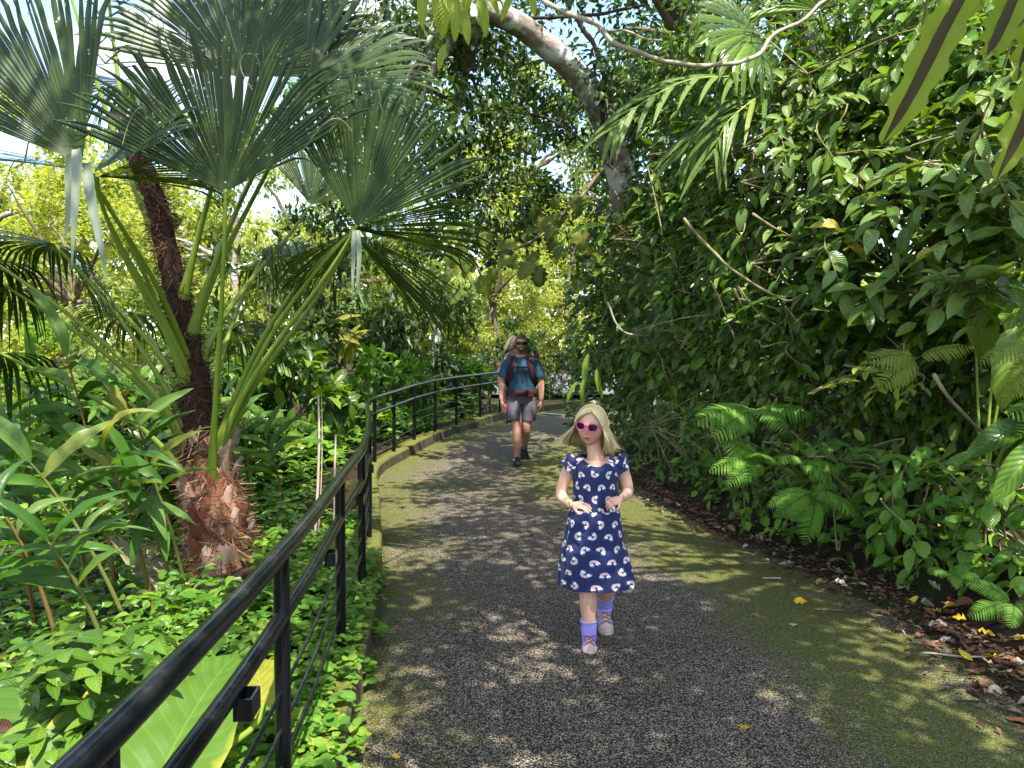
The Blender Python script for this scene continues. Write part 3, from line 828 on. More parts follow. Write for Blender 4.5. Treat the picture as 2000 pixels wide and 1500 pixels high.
# ------------------------------------------------------------------ leaf templates
T_broad = [leaf_tpl(.46, 7, 2, .16, .5, .62, .85), leaf_tpl(.40, 7, 2, .22, .75, .7, .9, twist=.4), leaf_tpl(.50, 7, 2, .10, .35, .6, .9, twist=-.4), leaf_tpl(.43, 7, 2, .25, 1.0, .65, .8, wavy=.06)]
T_small = [leaf_tpl(.46, 4, 1, .18, .45, .7, .85), leaf_tpl(.40, 4, 1, .25, .8, .7, .9), leaf_tpl(.50, 4, 1, .1, .3, .65, .9)]
T_round = [leaf_tpl(.82, 5, 2, .10, .35, .5, .55), leaf_tpl(.75, 5, 2, .18, .5, .5, .6), leaf_tpl(.9, 5, 2, .05, .25, .55, .5)]
T_ginger = [leaf_tpl(.165, 12, 2, .35, .9, .6, .8, wavy=.10), leaf_tpl(.18, 12, 2, .25, 1.3, .6, .85, wavy=.12, twist=.5), leaf_tpl(.20, 12, 2, .4, .5, .6, .8, wavy=.08), leaf_tpl(.19, 12, 2, .3, 1.8, .6, .8, wavy=.1, twist=-.5)]
T_quick = quick_leaf()
T_quick2 = quick_leaf(.36, .2, .14)
T_pinna = leaf_tpl(.17, 9, 1, .12, .5, .35, .8, serr=.16)
def shared(tpls, name, mat):
    out = []
    for t in tpls:
        mb = MB(); mb.add(*t); out.append(mb.mesh(name, mat))
    return out

def leaf_pose(n_out, k, rg, up_w=.7, jitter=.5):
    nn = np.array(n_out)[None] + np.array([0, 0, up_w])[None] + rg.normal(0, jitter, (k, 3))
    return nrm(nn)

# ------------------------------------------------------------------ left: ginger canes
ME_ginger = shared(T_ginger, 'leaf', M['ginger'])
def canes(name, base, tip, nleaf, L, label, group, start=.52, seed=0, cat='plant'):
    rg = np.random.default_rng(seed)
    e = empty(name, base); tag(e, label, cat, group)
    b = np.array(base); t = np.array(tip)
    mid = (b + t) / 2 + np.array([rg.normal(0, .05), rg.normal(0, .05), .08])
    P_ = bez(b, b * .6 + mid * .4 + np.array([0, 0, .15]), mid * .6 + t * .4 + np.array([0, 0, .1]), t, 16)
    mb = MB(); tube(mb, P_, np.linspace(.0145, .006, 16), 7)
    child(mb.build('cane', M['cane']), e)
    ax0 = nrm(t - b); side = nrm(np.cross(ax0, [rg.normal(0, .6), -1, 0.2]))
    for k in range(nleaf):
        f = start + (1 - start) * k / max(1, nleaf - 1)
        p = P_[int(f * 15)]
        s_ = 1 if k % 2 else -1
        last = k == nleaf - 1
        ax = ax0 * (1.1 if last else .45) + side * s_ * (.15 if last else .95) + np.array([0, -.1, .22]) + rg.normal(0, .22, 3)
        nn = np.array([0, -.35, 1.0]) + rg.normal(0, .25, 3) + side * s_ * -.3
        m4 = frames(p[None], ax[None], nn[None], L * rg.uniform(.75, 1.15))[0]
        inst('leaf', ME_ginger[rg.integers(4)], Matrix(m4.tolist()), e)
    return e
def gpt(px, py, Y):
    w = W(px, py, Y); return (w.x, w.y, float(terrain_z(w.x, w.y)) - .03)
GINGER = [  # base px, Y, tip px/py, leaves, leaf length, label
    (75, 4.6, 20, 860, 8, .50, 'ginger cane furthest to the left, cut off by the photo edge'),
    (150, 4.9, 40, 930, 8, .48, 'red stemmed ginger cane leaning over the dead fan leaf'),
    (255, 4.4, 60, 905, 9, .48, 'ginger cane with broad glossy leaves in front of the dead fan leaf'),
    (230, 5.2, 130, 700, 8, .55, 'tall ginger cane whose big leaves rise above the undergrowth under the palm stalks'),
    (340, 6.2, 235, 760, 8, .45, 'ginger cane with drooping folded leaves behind the lowest palm stalks'),
    (215, 3.9, 95, 1060, 8, .40, 'low ginger cane with pale leaves beside the yellowing elephant ear'),
    (300, 4.7, 205, 880, 9, .46, 'upright ginger cane halfway between photo edge and palm trunk'),
    (345, 4.9, 262, 960, 8, .42, 'ginger cane with a bent cane just left of the palm trunk'),
    (362, 5.3, 250, 830, 8, .45, 'slender ginger cane close behind the palm trunk base'),
    (130, 5.9, 0, 800, 8, .5, 'ginger cane at the back with wide dark leaves at the photo edge'),
    (120, 4.1, 10, 1010, 7, .42, 'short ginger cane with yellow green leaves above the elephant ears'),
    (175, 5.4, 120, 860, 8, .45, 'ginger cane behind the red stemmed one, half hidden'),
    (60, 6.6, 60, 745, 8, .5, 'tallest far ginger cane near the left edge, leaves against bright trees'),
    (560, 6.9, 520, 860, 7, .42, 'ginger cane right of the palm trunk in the shade'),
    (500, 7.6, 470, 780, 7, .45, 'ginger cane behind the palm trunk, leaves at stalk height'),
]
for k, (bx, Y, tx, ty, nl, L, lab) in enumerate(GINGER):
    c = W(bx, 1100, Y)
    b = (c.x, Y, float(terrain_z(c.x, Y)) - .03)
    t = W(tx, ty, Y - .25)
    canes('ginger_plant', b, tuple(t), nl + 1, L * 1.08, lab, 'ginger plants under the palm', seed=40 + k)

# ------------------------------------------------------------------ left: elephant ears
def heart_leaf(L, width=.8, seed=0, cup=.12, droop=.6):
    t = np.linspace(0, 1, 19)
    us = np.linspace(-1, 1, 13)
    w = (np.clip(t + .02, 0, 1) ** .42) * (np.clip(1 - t, 0, 1) ** .75); w = w / w.max() * width / 2
    V, UV = [], []
    for i_, tt in enumerate(t):
        ang = droop * tt
        y = math.sin(ang) / droop * 1.0; z = -(1 - math.cos(ang)) / droop
        for u in us:
            lob = -.22 * abs(u) ** 1.5 * (1 - tt) ** 3
            rip = .012 * math.sin(tt * 41 + u * 9 + seed) * abs(u) ** 2 + .030 * math.sin(tt * 19 + seed + 5 * abs(u)) * abs(u) + .008 * abs(math.sin((tt - abs(u) * .5) * 21))
            V.append((u * max(w[i_], .004), y + lob, z + cup * abs(u) * w[i_] * 2 + rip)); UV.append((u * .5 + .5, tt))
    m = len(us)
    Fc = [(i_ * m + j_, i_ * m + j_ + 1, (i_ + 1) * m + j_ + 1, (i_ + 1) * m + j_) for i_ in range(18) for j_ in range(m - 1)]
    return np.array(V) * L, np.array(Fc), np.array(UV)
EARS = [
    ('low elephant ear plant with yellow edged leaves in the lower left corner', W(20, 1600, 2.5), [
        (W(75, 1500, 2.45), W(0, 1295, 2.8), (.15, -.55, .85), .85, 'ear', 'yellow edged leaf'), (W(20, 1580, 2.2), W(95, 1440, 2.45), (-.25, -.5, .85), .6, 'ear_yellow', None)]),
    ('elephant ear plant with long bright leaves right behind the handrail', W(330, 1600, 2.3), [
        (W(130, 1500, 2.3), W(400, 1235, 2.85), (-.05, -.55, .85), .46, 'ear', None), (W(290, 1560, 2.1), W(475, 1250, 2.75), (.1, -.5, .85), .5, 'ear', None),
        (W(515, 1375, 2.4), W(492, 1275, 2.65), (.2, -.5, .8), .55, 'ear_yellow', 'yellow old leaf')]),
]
for lab, b, ls in EARS:
    b = Vector((b.x, b.y, float(terrain_z(b.x, b.y)) - .02))
    e = empty('elephant_ear', b); tag(e, lab, 'plant', 'elephant ear plants at the railing')
    for k, (p0, p1, nn, wd, mt, pl) in enumerate(ls):
        ax = np.array(p1 - p0); L = np.linalg.norm(ax)
        mb = MB(); tpl = heart_leaf(1.0, wd, seed=k * 2 + len(lab), cup=.1)
        put(mb, tpl, frames(np.array([p0]), ax[None] + np.array([[0, 0, .25 * L]]), np.array([nn]), L))
        lf = child(mb.build('leaf', M[mt]), e)
        if pl: lf['label'] = pl
        mb = MB(); tube(mb, bez(b, b + Vector((0, 0, .25)), p0 + Vector((0, 0, -.1)) - Vector(ax) * .2, p0, 9), np.linspace(.016, .009, 9), 7)
        s_ = mb.build('leaf_stalk', M['petiole']); s_.parent = lf

# ------------------------------------------------------------------ left: ground cover
mb = MB(); rg = np.random.default_rng(5)
def scatter_cover(mb, n, xf, yf, tpls, size, h, tilt=.45, whorl=4):
    for k in range(n // whorl):
        y = yf(); x = xf(y)
        if abs(x / y + .385) < .045 and 4.5 < y < 5.5: continue
        z = float(terrain_z(x, y)) + h * rg.random()
        if x > XL(y) - .13: z = float(GZ(y)) + .135 + .5 * h * rg.random() - (.10 if x > XL(y) + .11 else 0)
        L = size * rg.uniform(.55, 1.2)
        a0 = rg.uniform(0, 6.283)
        an = a0 + np.arange(whorl) * (6.283 / whorl) + rg.normal(0, .2, whorl)
        ax = np.stack([np.cos(an), np.sin(an), rg.normal(.1, .25, whorl)], 1)
        nn = np.array([rg.normal(0, tilt * .5), rg.normal(-.1, tilt * .5), 1.0])[None] + rg.normal(0, .15, (whorl, 3))
        pos = np.array([[x, y, z]]) + np.concatenate([np.zeros((whorl, 2)), rg.normal(0, .012, (whorl, 1))], 1)
        put(mb, tpls[rg.integers(len(tpls))], frames(pos, ax, nn, L * rg.uniform(.8, 1.15, (whorl))[:, None]))
scatter_cover(mb, 13000, lambda y: XL(y) - .04 - 1.25 * rg.random() ** 1.5 + .21 * rg.random() ** 1.5 * (y < 5.0), lambda: 1.2 + 5.2 * rg.random() ** 1.25, T_round, .05, .15)
tag(mb.build('ground_cover', M['cover']), 'low carpet of small round crinkled bright green leaves along the kerb', 'ground cover', kind='stuff')
mb = MB()
scatter_cover(mb, 8400, lambda y: XL(y) - .6 - 3.8 * rg.random(), lambda: rg.uniform(2.2, 9.5), T_small, .10, .30, .7, 3)
scatter_cover(mb, 4200, lambda y: XL(y) - .2 - 6.5 * rg.random(), lambda: rg.uniform(7.5, 15), T_small, .16, .55, .9, 3)
tag(mb.build('undergrowth', M['herb']), 'tangle of leafy weeds covering the sunlit ground under the palm', 'undergrowth', kind='stuff')
# larger loose leaves between rail and elephant ears
mb = MB()
scatter_cover(mb, 520, lambda y: XL(y) - .35 - 1.3 * rg.random(), lambda: rg.uniform(1.5, 4.6), T_broad, .12, .26, .6, 3)
for k in range(110):
    p = W(rg.uniform(60, 330), rg.uniform(1235, 1470), rg.uniform(2.35, 2.9)); n_ = 4
    an = rg.uniform(0, 6.283) + np.arange(n_) * 1.57
    put(mb, T_broad[rg.integers(4)], frames(np.array([p] * n_), np.stack([np.cos(an), np.sin(an), rg.normal(0, .2, n_)], 1), rg.normal(0, .2, (n_, 3)) + [-.1, -.3, 1], rg.uniform(.06, .13)))
tag(mb.build('leafy_weeds', M['shrub_mid']), 'broader dark green weeds between the railing and the elephant ears', 'weeds', kind='stuff')

# dry bare stems beside the palm
for k, (a, b, c, lab) in enumerate([((612, 1090), (626, 960), (622, 770), 'pale dry split stem standing upright between palm and railing'), ((655, 1080), (652, 960), (655, 850), 'short dry tan stem behind the handrail, right of the split one')]):
    Y = 5.6
    p0 = W(*a, Y); p0.z = float(terrain_z(p0.x, Y)) - .02
    P_ = wobble(bez(p0, W(*a, Y), W(*b, Y), W(*c, Y), 12), .015, 3, k)
    e = empty('dry_stem', p0); tag(e, lab, 'stem', 'dry stems near the palm')
    mb = MB(); tube(mb, P_, np.linspace(.014, .008, 12), 7); child(mb.build('stem', M['drystem']), e)
    if k == 0:
        mb = MB(); tube(mb, P_ + np.array([.02, 0.01, -.02]), np.linspace(.007, .003, 12), 5); child(mb.build('split_strand', M['drystem']), e)

# ------------------------------------------------------------------ crowns shared by trees and bushes
def crown_mesh(name, n, tpl, size, clumps, mat, seed, spread=.34, hollow=.55, flat=1.0, droop=.0, csz=.16):
    """unit crown (radius 1) built of leaf-sized faces grouped in clumps"""
    rg = np.random.default_rng(seed)
    d = nrm(rg.normal(0, 1, (clumps, 3))); rad = rg.uniform(hollow, 1, clumps) ** .6
    cc = d * rad[:, None]
    cs = rg.uniform(.6, 1.5, clumps) * csz
    w = cs ** 2; w /= w.sum()
    ci = rg.choice(clumps, n, p=w)
    off = rg.normal(0, 1, (n, 3)); off = off / np.maximum(np.linalg.norm(off, axis=1, keepdims=True), .6) * rg.uniform(.2, 1.15, (n, 1))
    pos = cc[ci] + off * cs[ci][:, None] * np.array([1, 1, .75])
    out = nrm(pos * .7 + off * .6)
    ax = out * .6 + rg.normal(0, .5, (n, 3)) + np.array([0, 0, -.25 - droop])
    nn = np.array([0, 0, 1.0]) + out * .5 + rg.normal(0, .45, (n, 3))
    mb = MB(); put(mb, tpl, frames(pos, ax, nn, size * rg.uniform(.6, 1.25, (n, 1))))
    return mb.mesh(name, mat), cc
CR = {}
CR['fine'] = [crown_mesh('crown', 9000, T_quick, .055, 46, M['tree_bright'], s) for s in (1, 2, 3)]
CR['mid'] = [crown_mesh('crown', 6500, T_quick, .075, 40, M['tree_mid'], s) for s in (4, 5)]
CR['dark'] = [crown_mesh('crown', 5500, T_quick2, .085, 38, M['tree_dark'], s) for s in (6, 7)]
CR['loose'] = [crown_mesh('crown', 2600, T_quick, .095, 26, M['tree_mid'], s, csz=.2) for s in (8, 9)]
CR['bush'] = [crown_mesh('foliage', 2600, T_quick, .13, 26, M['tree_mid'], s, hollow=.3, csz=.22) for s in (10, 11, 12)]
CR['bushbig'] = [crown_mesh('foliage', 1100, T_small[0], .26, 20, M['shrub_mid'], s, hollow=.3, csz=.25) for s in (13, 14)]

def limbs(mb, top, r0, cc, C, S, n, rg, sub=2):
    for k in range(n):
        e = C + Vector(cc[k % len(cc)]) * 1.0 * S if False else C + Vector((cc[k % len(cc)][0] * S[0], cc[k % len(cc)][1] * S[1], cc[k % len(cc)][2] * S[2])) * .9
        st = Vector(top)
        m1 = st.lerp(e, .4) + Vector((rg.normal(0, .06), rg.normal(0, .06), .12 * S[2]))
        P_ = wobble(bez(st, st.lerp(m1, .6), m1, e, 9), .05 * S[0], 1.2, k)
        tube(mb, P_, np.linspace(r0 * .55, r0 * .08, 9), 6)
def tree(name, base, trunk, r0, C, S, kind, mat, bark, label, group, rotz=0, nl=9, var=0, cat='tree', foliage='crown', extra=None):
    """trunk: list of points from base; C crown centre; S crown radii"""
    rg = np.random.default_rng(int(abs(C[0] * 31 + C[1] * 17)) + 3)
    base = Vector(base); e = empty(name, base); tag(e, label, cat, group)
    C = Vector(C)
    P_ = wobble(spline(trunk, 7), r0 * .25, 1.5, var)
    mb = MB(); tube(mb, P_, np.linspace(r0, r0 * .55, len(P_)), 12)
    me, cc = CR[kind][var % len(CR[kind])]
    ca, sa = math.cos(rotz), math.sin(rotz)
    cr = np.stack([cc[:, 0] * ca - cc[:, 1] * sa, cc[:, 0] * sa + cc[:, 1] * ca, cc[:, 2]], 1)
    limbs(mb, P_[-1], r0, cr, C, S, nl, rg)
    child(mb.build('trunk', bark), e)
    Sm = Matrix.Diagonal((S[0], S[1], S[2], 1))
    inst(foliage, me, Matrix.Translation(C) @ Sm @ Matrix.Rotation(rotz, 4, 'Z'), e, mat)
    for (c2, s2, r2) in (extra or []):
        inst('bough', CR['bough'][0][0], Matrix.Translation(c2) @ Matrix.Diagonal((*s2, 1)) @ Matrix.Rotation(r2, 4, 'Z'), e, mat)
    return e
def gp(x, y, dz=-.1): return (x, y, float(terrain_z(x, y)) + dz)

# trees behind the garden and beyond the bend (x, y, crown z, radii, kind, material, bark, label)
BG = 'trees at the back of the garden'
BACK = [
    (-17, 22, 4.2, (4.2, 4, 3.6), 'fine', 'tree_bright', 'feathery yellow green tree at the far left edge', 0),
    (-11.5, 20, 3.6, (3.2, 3, 3.0), 'fine', 'tree_bright', 'yellow green tree behind the tall ginger leaves', 1),
    (-12, 27, 6.4, (4.2, 4, 3.8), 'mid', 'tree_bright', 'taller pale tree showing between the left palm leaves', 0),
    (-7.6, 21, 4.6, (2.8, 3, 3.2), 'fine', 'tree_bright', 'bright tree directly behind the palm trunk', 2),
    (-8.5, 31, 7.5, (4.5, 4, 4.5), 'mid', 'tree_mid', 'broad mid green tree far behind the palm crown', 1),
    (-4.4, 24, 4.6, (2.8, 3, 3.0), 'fine', 'tree_bright', 'sunlit tree seen under the drooping right palm leaf', 0),
    (-3.4, 33, 9.5, (4.6, 4, 4.6), 'mid', 'tree_bright', 'high pale tree above the bend of the path', 0),
    (-.6, 27, 3.9, (2.6, 2.6, 2.6), 'fine', 'tree_bright', 'sunny lime tree straight above the man', 1),
    (2.2, 30, 4.4, (3.0, 3, 3.2), 'fine', 'tree_bright', 'lime tree beyond the pale paving', 2),
    (4.6, 36, 9.5, (5, 4, 5), 'mid', 'tree_mid', 'tall tree behind the right hand slope', 1),
    (1.0, 40, 12, (4.5, 4, 5), 'mid', 'tree_bright', 'very tall pale tree far beyond the bend', 0),
    (-22, 32, 8, (5.5, 5, 5), 'mid', 'tree_bright', 'hazy pale tree behind the far left one', 1),
]
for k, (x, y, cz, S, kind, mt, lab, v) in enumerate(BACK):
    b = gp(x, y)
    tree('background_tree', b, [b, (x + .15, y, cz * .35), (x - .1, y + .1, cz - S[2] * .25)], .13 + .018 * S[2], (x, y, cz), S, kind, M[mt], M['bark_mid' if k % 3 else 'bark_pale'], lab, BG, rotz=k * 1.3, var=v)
# shaded bushes and small trees just behind the far railing
MIDB = [
    (-5.6, 12.0, 1.2, (1.5, 1.4, 1.3), 'bush', 'tree_mid', 'leafy bush behind the palm to the left'),
    (-3.7, 11.2, 1.4, (1.2, 1.2, 1.7), 'bush', 'tree_dark', 'dark bush just right of the palm trunk'),
    (-3.3, 14.2, 2.2, (1.5, 1.4, 2.2), 'bush', 'tree_dark', 'tall dark bush left of the railing curve'),
    (-2.0, 15.6, 2.0, (1.3, 1.3, 2.0), 'bush', 'tree_dark', 'dense dark bush behind the middle of the far railing'),
    (-.6, 17.6, 1.35, (1.1, 1.1, 1.2), 'bush', 'tree_dark', 'small leaved dark bush behind the man'),
    (-2.6, 18.5, 3.2, (1.7, 1.5, 2.2), 'bush', 'tree_mid', 'loose tree between the palm leaf and the man'),
    (-8.5, 13.5, .9, (1.8, 1.6, 1.1), 'bush', 'herb', 'sunny low bush behind the ginger canes'),
    (-11, 15, 1.2, (2.2, 1.8, 1.5), 'bush', 'tree_bright', 'yellow green bush at the left edge beyond the gingers'),
    (-6.8, 16.5, 1.0, (2.0, 1.6, 1.3), 'bush', 'herb', 'light green bush in the sunny clearing'),
    (.75, 20.9, 1.15, (.8, .6, 1.0), 'bush', 'tree_dark', 'thin stemmed hedge plant in front of the pale paving'),
    (1.9, 20.9, 1.2, (.8, .6, 1.0), 'bush', 'tree_dark', 'second thin stemmed hedge plant right of the first'),
    (1.2, 30, 2.3, (1.6, 1.2, 1.6), 'bush', 'tree_bright', 'glowing lime bush to the right of the man'),
    (-4.9, 9.4, .5, (1.0, 1.0, .9), 'bushbig', 'shrub_mid', 'broad leaved bush close behind the palm trunk'),
    (-2.9, 9.9, .6, (.9, .9, 1.0), 'bushbig', 'shrub_dark', 'broad leaved dark plant behind the rail where it bends'),
    (-2.2, 12.6, .8, (.8, .8, .9), 'bushbig', 'herb', 'light leaved plant seen through the far thin bars'),
    (-1.1, 15.9, .8, (.8, .7, .6), 'bushbig', 'herb', 'sunny low plant behind the last railing bay'),
    (-3.0, 8.0, .25, (.9, .9, .8), 'bushbig', 'shrub_dark', 'shady broad leaved plant left of the handrail curve'),
]
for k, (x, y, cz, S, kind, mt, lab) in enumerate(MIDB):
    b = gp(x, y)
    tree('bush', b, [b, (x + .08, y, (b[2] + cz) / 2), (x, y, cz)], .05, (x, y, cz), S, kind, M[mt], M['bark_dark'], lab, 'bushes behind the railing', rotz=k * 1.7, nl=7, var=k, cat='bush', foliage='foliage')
# yellow striped ornamental leaves at 680,600
e = empty('yellow_ginger', gp(-2.7, 12.4)); tag(e, 'plant with yellow striped long leaves glowing under the right palm leaf', 'plant')
for k in range(12):
    p = W(640 + 7 * k, 640 + (k * 37) % 50, 12.4 + (k % 3) * .1)
    m4 = frames(np.array([p]), np.array([[.7 - .12 * k, -.2, .5 - (k % 4) * .3]]), np.array([[0, -.7, .7]]), .62)[0]
    inst('leaf', ME_ginger[k % 4], Matrix(m4.tolist()), e, M['ear_yellow'])
mb = MB(); tube(mb, bez(gp(-2.7, 12.4), gp(-2.7, 12.4, .8), W(670, 700, 12.4), W(675, 640, 12.4), 8), .02, 6); child(mb.build('cane', M['cane']), e)

# far wood that closes the view
rg = np.random.default_rng(21)
mb = MB(); n = 19000
ang = rg.uniform(-.85, .95, n); dist = rg.uniform(48, 60, n)
pos = np.stack([np.sin(ang) * dist, np.cos(ang) * dist, rg.uniform(0, 1, n) ** .8 * (9 + 2.5 * np.sin(ang * 9) + 1.5 * np.sin(ang * 23)) + .5], 1)
put(mb, T_quick, frames(pos, rg.normal(0, 1, (n, 3)) + [0, 0, -.3], rg.normal(0, .5, (n, 3)) + [0, -.4, 1], rg.uniform(.7, 1.5, (n, 1))))
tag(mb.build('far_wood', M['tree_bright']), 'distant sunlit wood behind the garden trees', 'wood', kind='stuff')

# ------------------------------------------------------------------ right: trees above the bank and over the path
CR['bough'] = [crown_mesh('bough', 1900, T_small[0], .10, 34, M['tree_dark'], 33, hollow=.2, csz=.24)]
CR['over'] = [crown_mesh('crown', 5600, T_small[0], .062, 52, M['tree_dark'], 31, hollow=.35, csz=.19), crown_mesh('crown', 6800, T_small[1], .058, 46, M['tree_dark'], 32, hollow=.35, csz=.2)]
RT = 'trees above the right bank'
lp = [W(1262, 700, 11.6), W(1240, 480, 11.5), W(1205, 310, 11.3), W(1160, 200, 11.0), W(1105, 115, 10.7), W(1030, 55, 10.4), W(930, 20, 10.0)]
b = gp(lp[0].x + .1, lp[0].y)
tree('leaning_tree', b, [b] + lp, .26, (-1.2, 12.4, 6.0), (2.2, 1.6, 1.8), 'over', M['tree_dark'], M['bark_pale'], 'leaning pale barked tree whose branches reach left over the path', RT, nl=12, var=0, extra=[((-1.15, 9.8, 5.0), (1.3, 1.1, 1.5), 2.0), ((-.35, 10.6, 3.9), (.9, .9, 1.1), 4.0), ((-.4, 11.5, 3.6), (1.3, 1.0, .9), 1.0), ((1.1, 7.7, 6.4), (1.3, 1.4, .8), 3.0)])  # last bough is out of view, added to shade the man
tree('overhanging_tree', gp(3.6, 12.5), [gp(3.6, 12.5), (3.3, 12.4, 3.5), (2.9, 12.0, 6)], .22, (1.6, 12.0, 6.7), (2.8, 2.6, 2.4), 'over', M['tree_dark'], M['bark_mid'], 'tree with a thick upright trunk behind the leaning one', RT, rotz=1, nl=14, var=1)
tree('overhanging_tree', gp(5.2, 8.0), [gp(5.2, 8.0), (5.0, 8, 4), (4.6, 7.8, 7)], .2, (5.2, 8.6, 7.6), (2.2, 2.4, 1.8), 'loose', M['tree_mid'], M['bark_mid'], 'tall tree behind the pale leaved shrubs, crown above the frame', RT, rotz=2.2, nl=12, var=0)
tree('overhanging_tree', gp(4.9, 3.4), [gp(4.9, 3.4), (4.8, 3.4, 3), (3.4, 3.0, 4.7)], .15, (1.15, 2.4, 5.7), (1.40, 2.9, .95), 'over', M['tree_mid'], M['bark_mid'], 'unseen tree right of the camera added to shade the path, carrying the strap fern', RT, rotz=4, nl=12, var=1, extra=[((1.15, 1.6, 5.2), (1.35, 1.6, .9), .5), ((.9, 5.6, 6.0), (1.2, 1.5, .8), 2.5), ((1.5, .2, 4.6), (1.25, 1.4, .9), 1.2), ((2.7, 1.2, 5.0), (1.3, 1.5, .9), 2.2)])  # crown and boughs out of view, placed over the path to shade it
tree('overhanging_tree', gp(4.6, -1.2), [gp(4.6, -1.2), (4.5, -1.2, 3), (4.2, -1.2, 5)], .17, (1.6, -1.4, 5.2), (1.8, 1.8, 1.2), 'over', M['tree_mid'], M['bark_mid'], 'unseen tree behind the camera added to shade the near path', RT, rotz=5, nl=10, var=0)  # never in view, added only for its shade on the near path
tree('overhanging_tree', gp(-4.2, -.5), [gp(-4.2, -.5), (-4.0, -.2, 3.5), (-2.6, 1.6, 6.2)], .18, (-1.75, 2.7, 7.0), (1.7, 1.7, 1.0), 'over', M['tree_dark'], M['bark_mid'], 'unseen tree left of the camera added so its high crown shades the fan palm', RT, rotz=3, nl=10, var=1)  # out of view, put in to dapple the palm with shade
tree('overhanging_tree', gp(6.5, 15), [gp(6.5, 15), (6.3, 15, 4), (6.0, 15, 7)], .22, (5.0, 15, 7.8), (3.4, 3.2, 3.2), 'over', M['tree_mid'], M['bark_dark'], 'dark trunked tree at the top of the bank, furthest back', RT, rotz=.5, nl=14, var=1)
# ------------------------------------------------------------------ right: the leafy bank
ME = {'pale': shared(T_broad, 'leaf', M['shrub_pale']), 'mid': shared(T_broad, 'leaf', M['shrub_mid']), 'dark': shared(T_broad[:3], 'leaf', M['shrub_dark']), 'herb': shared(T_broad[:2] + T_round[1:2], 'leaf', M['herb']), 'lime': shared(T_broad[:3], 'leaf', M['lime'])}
def wallY(px):
    return float(np.interp(px, [1120, 1200, 1300, 1400, 1500, 1700, 2000, 2200], [11.5, 10.2, 7.9, 6.4, 5.5, 4.7, 3.9, 3.5]))
def wY(px, py): return wallY(px) * (1 + .17 * max(0., (640 - py) / 640))
def shrub(name, label, group, cx, cy, hx, hy, sp, L, nspray, nl, dY=0., filler=900, seed=0, ax_bias=(-.62, -.35, -.28), up_w=.8, thick=.55, fillmat=None, root=None, cat='shrub', fill_L=None):
    rg = np.random.default_rng(seed)
    Yc = wY(cx, cy) + dY
    c = W(cx, cy, Yc + .6); L = L * (1 + .12 * max(0., (640 - cy) / 640))
    rx = root if root is not None else c.x + .35
    b = Vector(gp(rx, Yc + .9, -.05))
    e = empty(name, b); tag(e, label, cat, group)
    mbw = MB()
    # main stems
    stems = []
    for k in range(5):
        a = rg.uniform(-.9, .9); q = W(cx + a * hx * .7, cy - hy * rg.uniform(.1, .85), Yc + rg.uniform(.35, .8))
        P_ = wobble(bez(b, b + Vector((0, 0, .5)), Vector(q) + Vector((.25, .3, -.3)), q, 12), .07, 1.6, seed + k)
        tube(mbw, P_, np.linspace(.014, .006, 12) * (1 if cat == 'shrub' else .3), 6); stems.append(P_)
    allp = np.concatenate([s_[4:] for s_ in stems])
    out_n = np.array([-.55, -.6, .25])
    for k in range(nspray):
        # even cover: stratified
        u = ((k * .618034 + rg.uniform(-.08, .08)) % 1) * 2 - 1
        v = ((k + rg.uniform(0, 1)) / nspray) * 2 - 1
        px, py = cx + hx * u * math.sqrt(max(0, 1 - .45 * v * v)), cy + hy * v * math.sqrt(max(0, 1 - .45 * u * u))
        tip = np.array(W(px, py, wY(px, py) + dY + rg.uniform(0, thick) + (.25 if py > 700 and cat == 'shrub' else 0)))
        d = nrm(np.array(ax_bias) + rg.normal(0, .42, 3))
        tl = L * rg.uniform(1.7, 2.6)
        tip[2] = max(tip[2], float(terrain_z(tip[0], tip[1])) + .06)
        o_ = tip - d * tl + np.array([0, 0, .10 * tl])
        P_ = bez(o_, o_ * .6 + tip * .4 + [0, 0, .12 * tl], o_ * .3 + tip * .7 + [0, 0, .1 * tl], tip, 8)
        j_ = np.argmin(((allp - o_) ** 2).sum(1))
        Q = bez(allp[j_], allp[j_] * .5 + o_ * .5 + [0, 0, .05], o_ - d * .15, o_, 6)
        tube(mbw, np.concatenate([Q[:-1], P_]), np.linspace(.008, .0025, 13), 5, cap=False)
        side = nrm(np.cross(d, [0, 0, 1.0]))
        for q in range(nl):
            last = q == nl - 1
            f = 7 if last else int(1 + 6 * q / (nl - 1))
            s_ = 0 if last else (1 if q % 2 else -1)
            ax = d * (.8 if not last else 1) + side * s_ * .8 + np.array([0, 0, -.15]) + rg.normal(0, .16, 3)
            nn = nrm(np.array([0, 0, up_w]) + out_n * .55 + rg.normal(0, .26, 3))
            sc = L * rg.uniform(.72, 1.12) * (1.1 if last else 1)
            m4 = frames(P_[f][None], ax[None], nn[None], sc)[0]
            inst('leaf', ME[sp][rg.integers(len(ME[sp]))], Matrix(m4.tolist()), e)
    child(mbw.build('branches', M['twig']), e)
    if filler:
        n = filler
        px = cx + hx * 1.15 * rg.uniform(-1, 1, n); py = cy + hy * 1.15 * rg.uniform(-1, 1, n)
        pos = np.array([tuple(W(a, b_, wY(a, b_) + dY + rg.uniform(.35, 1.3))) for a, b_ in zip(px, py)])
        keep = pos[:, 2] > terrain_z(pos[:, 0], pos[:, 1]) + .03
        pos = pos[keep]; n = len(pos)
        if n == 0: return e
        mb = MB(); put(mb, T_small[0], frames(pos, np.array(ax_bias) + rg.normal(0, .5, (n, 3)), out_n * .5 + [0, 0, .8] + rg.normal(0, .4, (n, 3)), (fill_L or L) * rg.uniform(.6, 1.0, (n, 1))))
        o = child(mb.build('inner_foliage', M[fillmat or 'shrub_dark']), e); o['kind'] = 'stuff'  # dark leaf inside every shrub puts inner shade into the colour
    return e
SG = 'leafy shrubs on the right bank'
